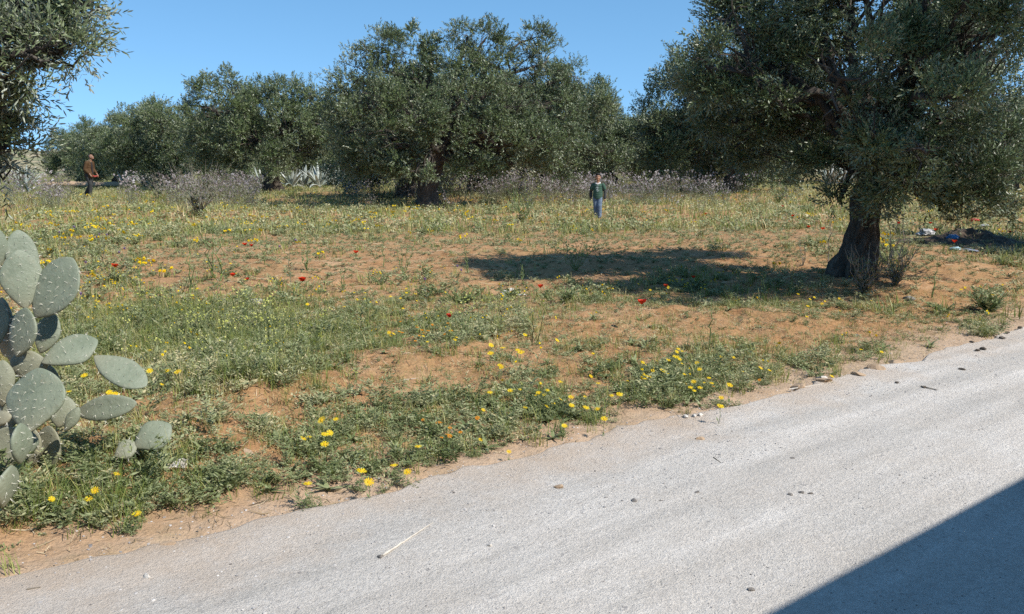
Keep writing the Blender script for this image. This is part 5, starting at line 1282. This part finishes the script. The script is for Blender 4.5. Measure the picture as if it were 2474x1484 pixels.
for u, v, s, lab in POP:
    x, y = head_at(u, v, .24*s); d = math.hypot(x, y); s2 = s*(.9 if d < 10 else .95)
    r = empty('red_poppy', (x, y, HZ(x, y)), lab, 'poppy', 'red poppies in the field', rs.uniform(0, 6.28)); r.scale = (s2,)*3
    for nm, me in zip(('stem', 'petals', 'flower_centre'), PK[rs.integers(0, 5)]): link(nm, me, r)

def thistle_meshes(rs, h, nh):
    st = Acc(); hd = []
    V, F = tube(curve((0, 0, -.01), (rs.normal(0, .03), rs.normal(0, .03), h), 8, 0, .03, rs), np.linspace(.005, .003, 8), 5); st.add(V, F, .5)
    for i in range(10):
        a = i*2.4; z = h*(.04+.08*i); V, F = quad_leaf((0, 0, z), (math.cos(a), math.sin(a), .5), .12*(1.2-.09*i), .026); st.add(V, F, rs.uniform(.2, .8))
    for i in range(nh):
        a = i*2.1; bl = .07+.05*rs.random(); b = np.array([0, 0, h*(.72+.25*rs.random())]); e = b+np.array([math.cos(a)*bl, math.sin(a)*bl, bl]); V, F = tube([b, (b+e)/2+[0, 0, -.01], e], [.003, .0025, .002], 4); st.add(V, F, .5)
        B = Acc()
        for _ in range(34):
            d = rs.normal(size=3); d[2] = abs(d[2])+.4; d /= np.linalg.norm(d); V, F = quad_leaf(e, d, .026, .006); B.add(V, F, rs.uniform(0, 1))
        V, F = sphere_pts(e, (.009, .009, .008), 6); B.add(V, F, .1)
        hd.append(B.mesh('flower_head', M['mauve']))
    return st.mesh('stalk', M['stalk']), hd
M['purple'] = leaf_mat('purple_thistle_flower', [(0, (.16, .07, .22)), (.6, (.36, .24, .42)), (1, (.58, .48, .58))], None, .8, .2, .1)
for u, v, h, nh, lab in [(250, 640, .42, 3, 'purple headed thistle at the left, tallest of its group'), (192, 610, .36, 2, 'thistle with two purple heads above the cactus'), (160, 625, .34, 1, 'thistle with one pale head right of the upper cactus pad'), (308, 690, .36, 2, 'purple thistle near the poppy on the left'), (215, 720, .30, 1, 'pale thistle head beside the large dark cactus pad'), (1100, 715, .28, 2, 'small lilac thistle by the grey green clump'), (700, 690, .5, 2, 'dry looking lilac thistle on the bare sand left of the middle'), (1030, 740, .22, 1, 'lilac thistle head low in the middle field'), (190, 800, .3, 1, 'lilac thistle head at the edge of the dark cactus pad')]:
    g = G(u, v); r = empty('thistle', g, lab, 'thistle', None, rs.uniform(0, 6)); st, hd = thistle_meshes(rs, h, nh); link('stalk', st, r)
    for m_ in hd: m_.materials[0] = M['purple']; link('flower_head', m_, r)

# ------------------------------------------------------------------ single plants that stand out
def stalk_plant(u, v, h, lab, nb, leaf=.05, name='tall_weed', heads=None, lean=.1, mat='herb', stem='stem', spread=.3, dens=10, cat='weed', hm='pale'):
    g = G(u, v); r = empty(name, g, lab, cat); st = Acc(); lf = Acc(); hd = []
    for i in range(nb):
        a = rs.uniform(0, 6.28); e = np.array([math.cos(a)*spread*h*rs.uniform(.2, 1), math.sin(a)*spread*h*rs.uniform(.2, 1), h*rs.uniform(.65, 1.05)]) if nb > 1 else np.array([lean*h, 0, h])
        p = curve((0, 0, -.01), e, 9, 0, .035, rs); V, F = tube(p, np.linspace(.0045+.0045*h, .002, 9), 5); st.add(V, F)
        for k in range(dens):
            t = rs.uniform(.05, .95); q = p[int(t*8)]; an = rs.uniform(0, 6.28); l = leaf*(1.25-.7*t)*rs.uniform(.6, 1.3)
            V, F = quad_leaf(q, (math.cos(an), math.sin(an), rs.uniform(.1, 1)), l, l*.22); lf.add(V, F, rs.uniform(.1, .8))
        if heads:
            for k in range(heads):
                t = rs.uniform(.55, 1); q = p[int(t*8)]; an = rs.uniform(0, 6.28); bl = rs.uniform(.05, .16)*h; e2 = q+np.array([math.cos(an)*bl, math.sin(an)*bl, bl*.6])
                V, F = tube([q, e2], [.0018, .0012], 4); st.add(V, F)
                V, F = sphere_pts(e2, (.010, .010, .010), 6); hd.append((V, F, rs.uniform(0, 1)))
    link('stem', st.mesh('stem', M[stem]), r)
    if lf.n: link('leaves', lf.mesh('leaves', M[mat]), r)
    for V, F, t_ in hd: link('flower_head', Acc().add(V, F, t_).mesh('flower_head', M[hm], True), r)
stalk_plant(1712, 845, .42, 'single tall leafy stalk in the right weed patch', 1, .045, dens=40, lean=.02)
stalk_plant(1390, 655, .50, 'branching mustard plant with round pale heads before the tree shadow', 7, .06, heads=7, spread=.9, name='mustard_plant', dens=6)
stalk_plant(460, 715, .80, 'tall green stalk on the left, nearest of the tall ones', 2, .07, dens=26, spread=.12)
stalk_plant(515, 672, .85, 'tall green stalk left of the poppy pair, with a forked top', 3, .07, dens=24, spread=.22)
stalk_plant(532, 680, .95, 'tallest green stalk of the left group', 2, .07, dens=26, spread=.14)
stalk_plant(925, 645, .75, 'thin green stalk standing alone on the middle sand', 1, .05, dens=14, lean=.05)
stalk_plant(975, 665, .5, 'bushy green stalk right of the thin one on the sand', 4, .06, dens=12, spread=.4)
stalk_plant(1265, 690, .35, 'pair of light green stalks before the tree shadow', 3, .05, dens=12, spread=.3)
stalk_plant(740, 655, .45, 'thick leaved grey weed on the bare sand', 4, .09, dens=12, spread=.3)
stalk_plant(920, 500, 1.05, 'bare dark dead shrub left of the middle trunk', 16, .03, heads=None, spread=.9, name='dead_shrub', stem='darkstem', dens=2, cat='shrub')
stalk_plant(1100, 505, .95, 'thin dead shrub right of the middle trunk', 12, .03, spread=.8, name='dead_shrub', stem='darkstem', dens=3, cat='shrub')
stalk_plant(745, 520, .85, 'dark dead shrub between the two pale trunk feet', 10, .04, spread=.7, name='dead_shrub', stem='darkstem', dens=4, cat='shrub')
stalk_plant(480, 525, 1.5, 'big loose grey green thistle bush on the left', 26, .20, heads=2, spread=.75, name='thistle_bush', dens=16, cat='bush', stem='drystem', mat='stalk', hm='mauve')
stalk_plant(385, 480, 1.2, 'grey thistle bush in front of the thin dark trunk', 16, .18, heads=3, spread=.7, name='thistle_bush', dens=12, cat='bush', stem='drystem', mat='stalk', hm='mauve')
stalk_plant(1262, 540, 1.1, 'tall green weed clump in the middle beyond the sand', 14, .14, heads=2, spread=.6, name='weed_clump', dens=14, cat='weed')
stalk_plant(1880, 495, .95, 'light green weed clump right of the far trunk', 14, .16, spread=.5, name='weed_clump', dens=16)
stalk_plant(1520, 535, .6, 'green weed clump right of the boy', 10, .12, spread=.8, name='weed_clump', dens=14)
stalk_plant(2385, 752, .28, 'green tuft at the right road edge with drooping leaves', 16, .14, spread=1.1, name='weed_clump', dens=10)
stalk_plant(2000, 640, .90, 'thin leafy sucker left of the leaning trunk', 1, .05, name='olive_sucker', dens=40, mat='olive', stem='drystem', lean=0, cat='sapling')
stalk_plant(2150, 655, .95, 'thin leafy sucker close right of the leaning trunk', 2, .05, name='olive_sucker', dens=34, mat='olive', stem='drystem', spread=.1, cat='sapling')
stalk_plant(2170, 650, 1.05, 'tall leafy sucker right of the leaning trunk', 2, .06, name='olive_sucker', dens=44, mat='olive', stem='drystem', spread=.08, cat='sapling')
stalk_plant(1940, 640, .45, 'short leafy sucker in the shade left of the trunk', 3, .05, name='olive_sucker', dens=16, mat='olive', stem='drystem', spread=.4, cat='sapling')
stalk_plant(2085, 712, .62, 'dark leafy growth around the foot of the leaning trunk', 22, .09, name='weed_clump', dens=16, mat='olive', stem='drystem', spread=.6)
stalk_plant(2165, 690, .55, 'dark leafy growth at the right foot of the leaning trunk', 22, .08, name='weed_clump', dens=16, mat='olive', stem='drystem', spread=.6)
stalk_plant(1365, 735, .22, 'broad leaved weed clump before the sunlit mound', 12, .09, name='weed_clump', dens=12, spread=1.0)
stalk_plant(1120, 735, .16, 'grey green clump beside the white stones', 18, .08, name='weed_clump', dens=12, spread=1.8)

# every daisy grows out of a leafy tuft of its own
tk = np.array(taken); tk = np.concatenate([tk, tk+rs.normal(0, .06, tk.shape)]); tk = tk[road_n(tk[:, 0], tk[:, 1]) > .0]
plant(WEEDS, herbN, tk+rs.normal(0, .02, tk.shape), rs, .45, .95)
tag(link('leafy_weeds', WEEDS.mesh('leafy_weeds', M['herb'])), 'low grey green leafy weeds covering the sandy soil in patches', kind='stuff')
for u, v, h, lab in [(110, 700, .5, 'thin green stalk just right of the top cactus pad'), (340, 700, .55, 'thin green stalk between the purple thistles and the tall stalks'), (640, 640, .5, 'slim stalk on the sand right of the poppy pair'), (830, 700, .35, 'short stalk right of the largest poppy'), (1130, 660, .4, 'slim stalk at the left tip of the tree shadow'), (1840, 720, .45, 'thin pale stalk at the sunlit rim left of the big trunk'), (1905, 715, .4, 'leafy stalk in the dappled shade left of the big trunk'), (2250, 720, .4, 'thin stalk on the sand right of the big trunk')]:
    stalk_plant(u, v, h, lab, 2, .06, dens=18, spread=.2)
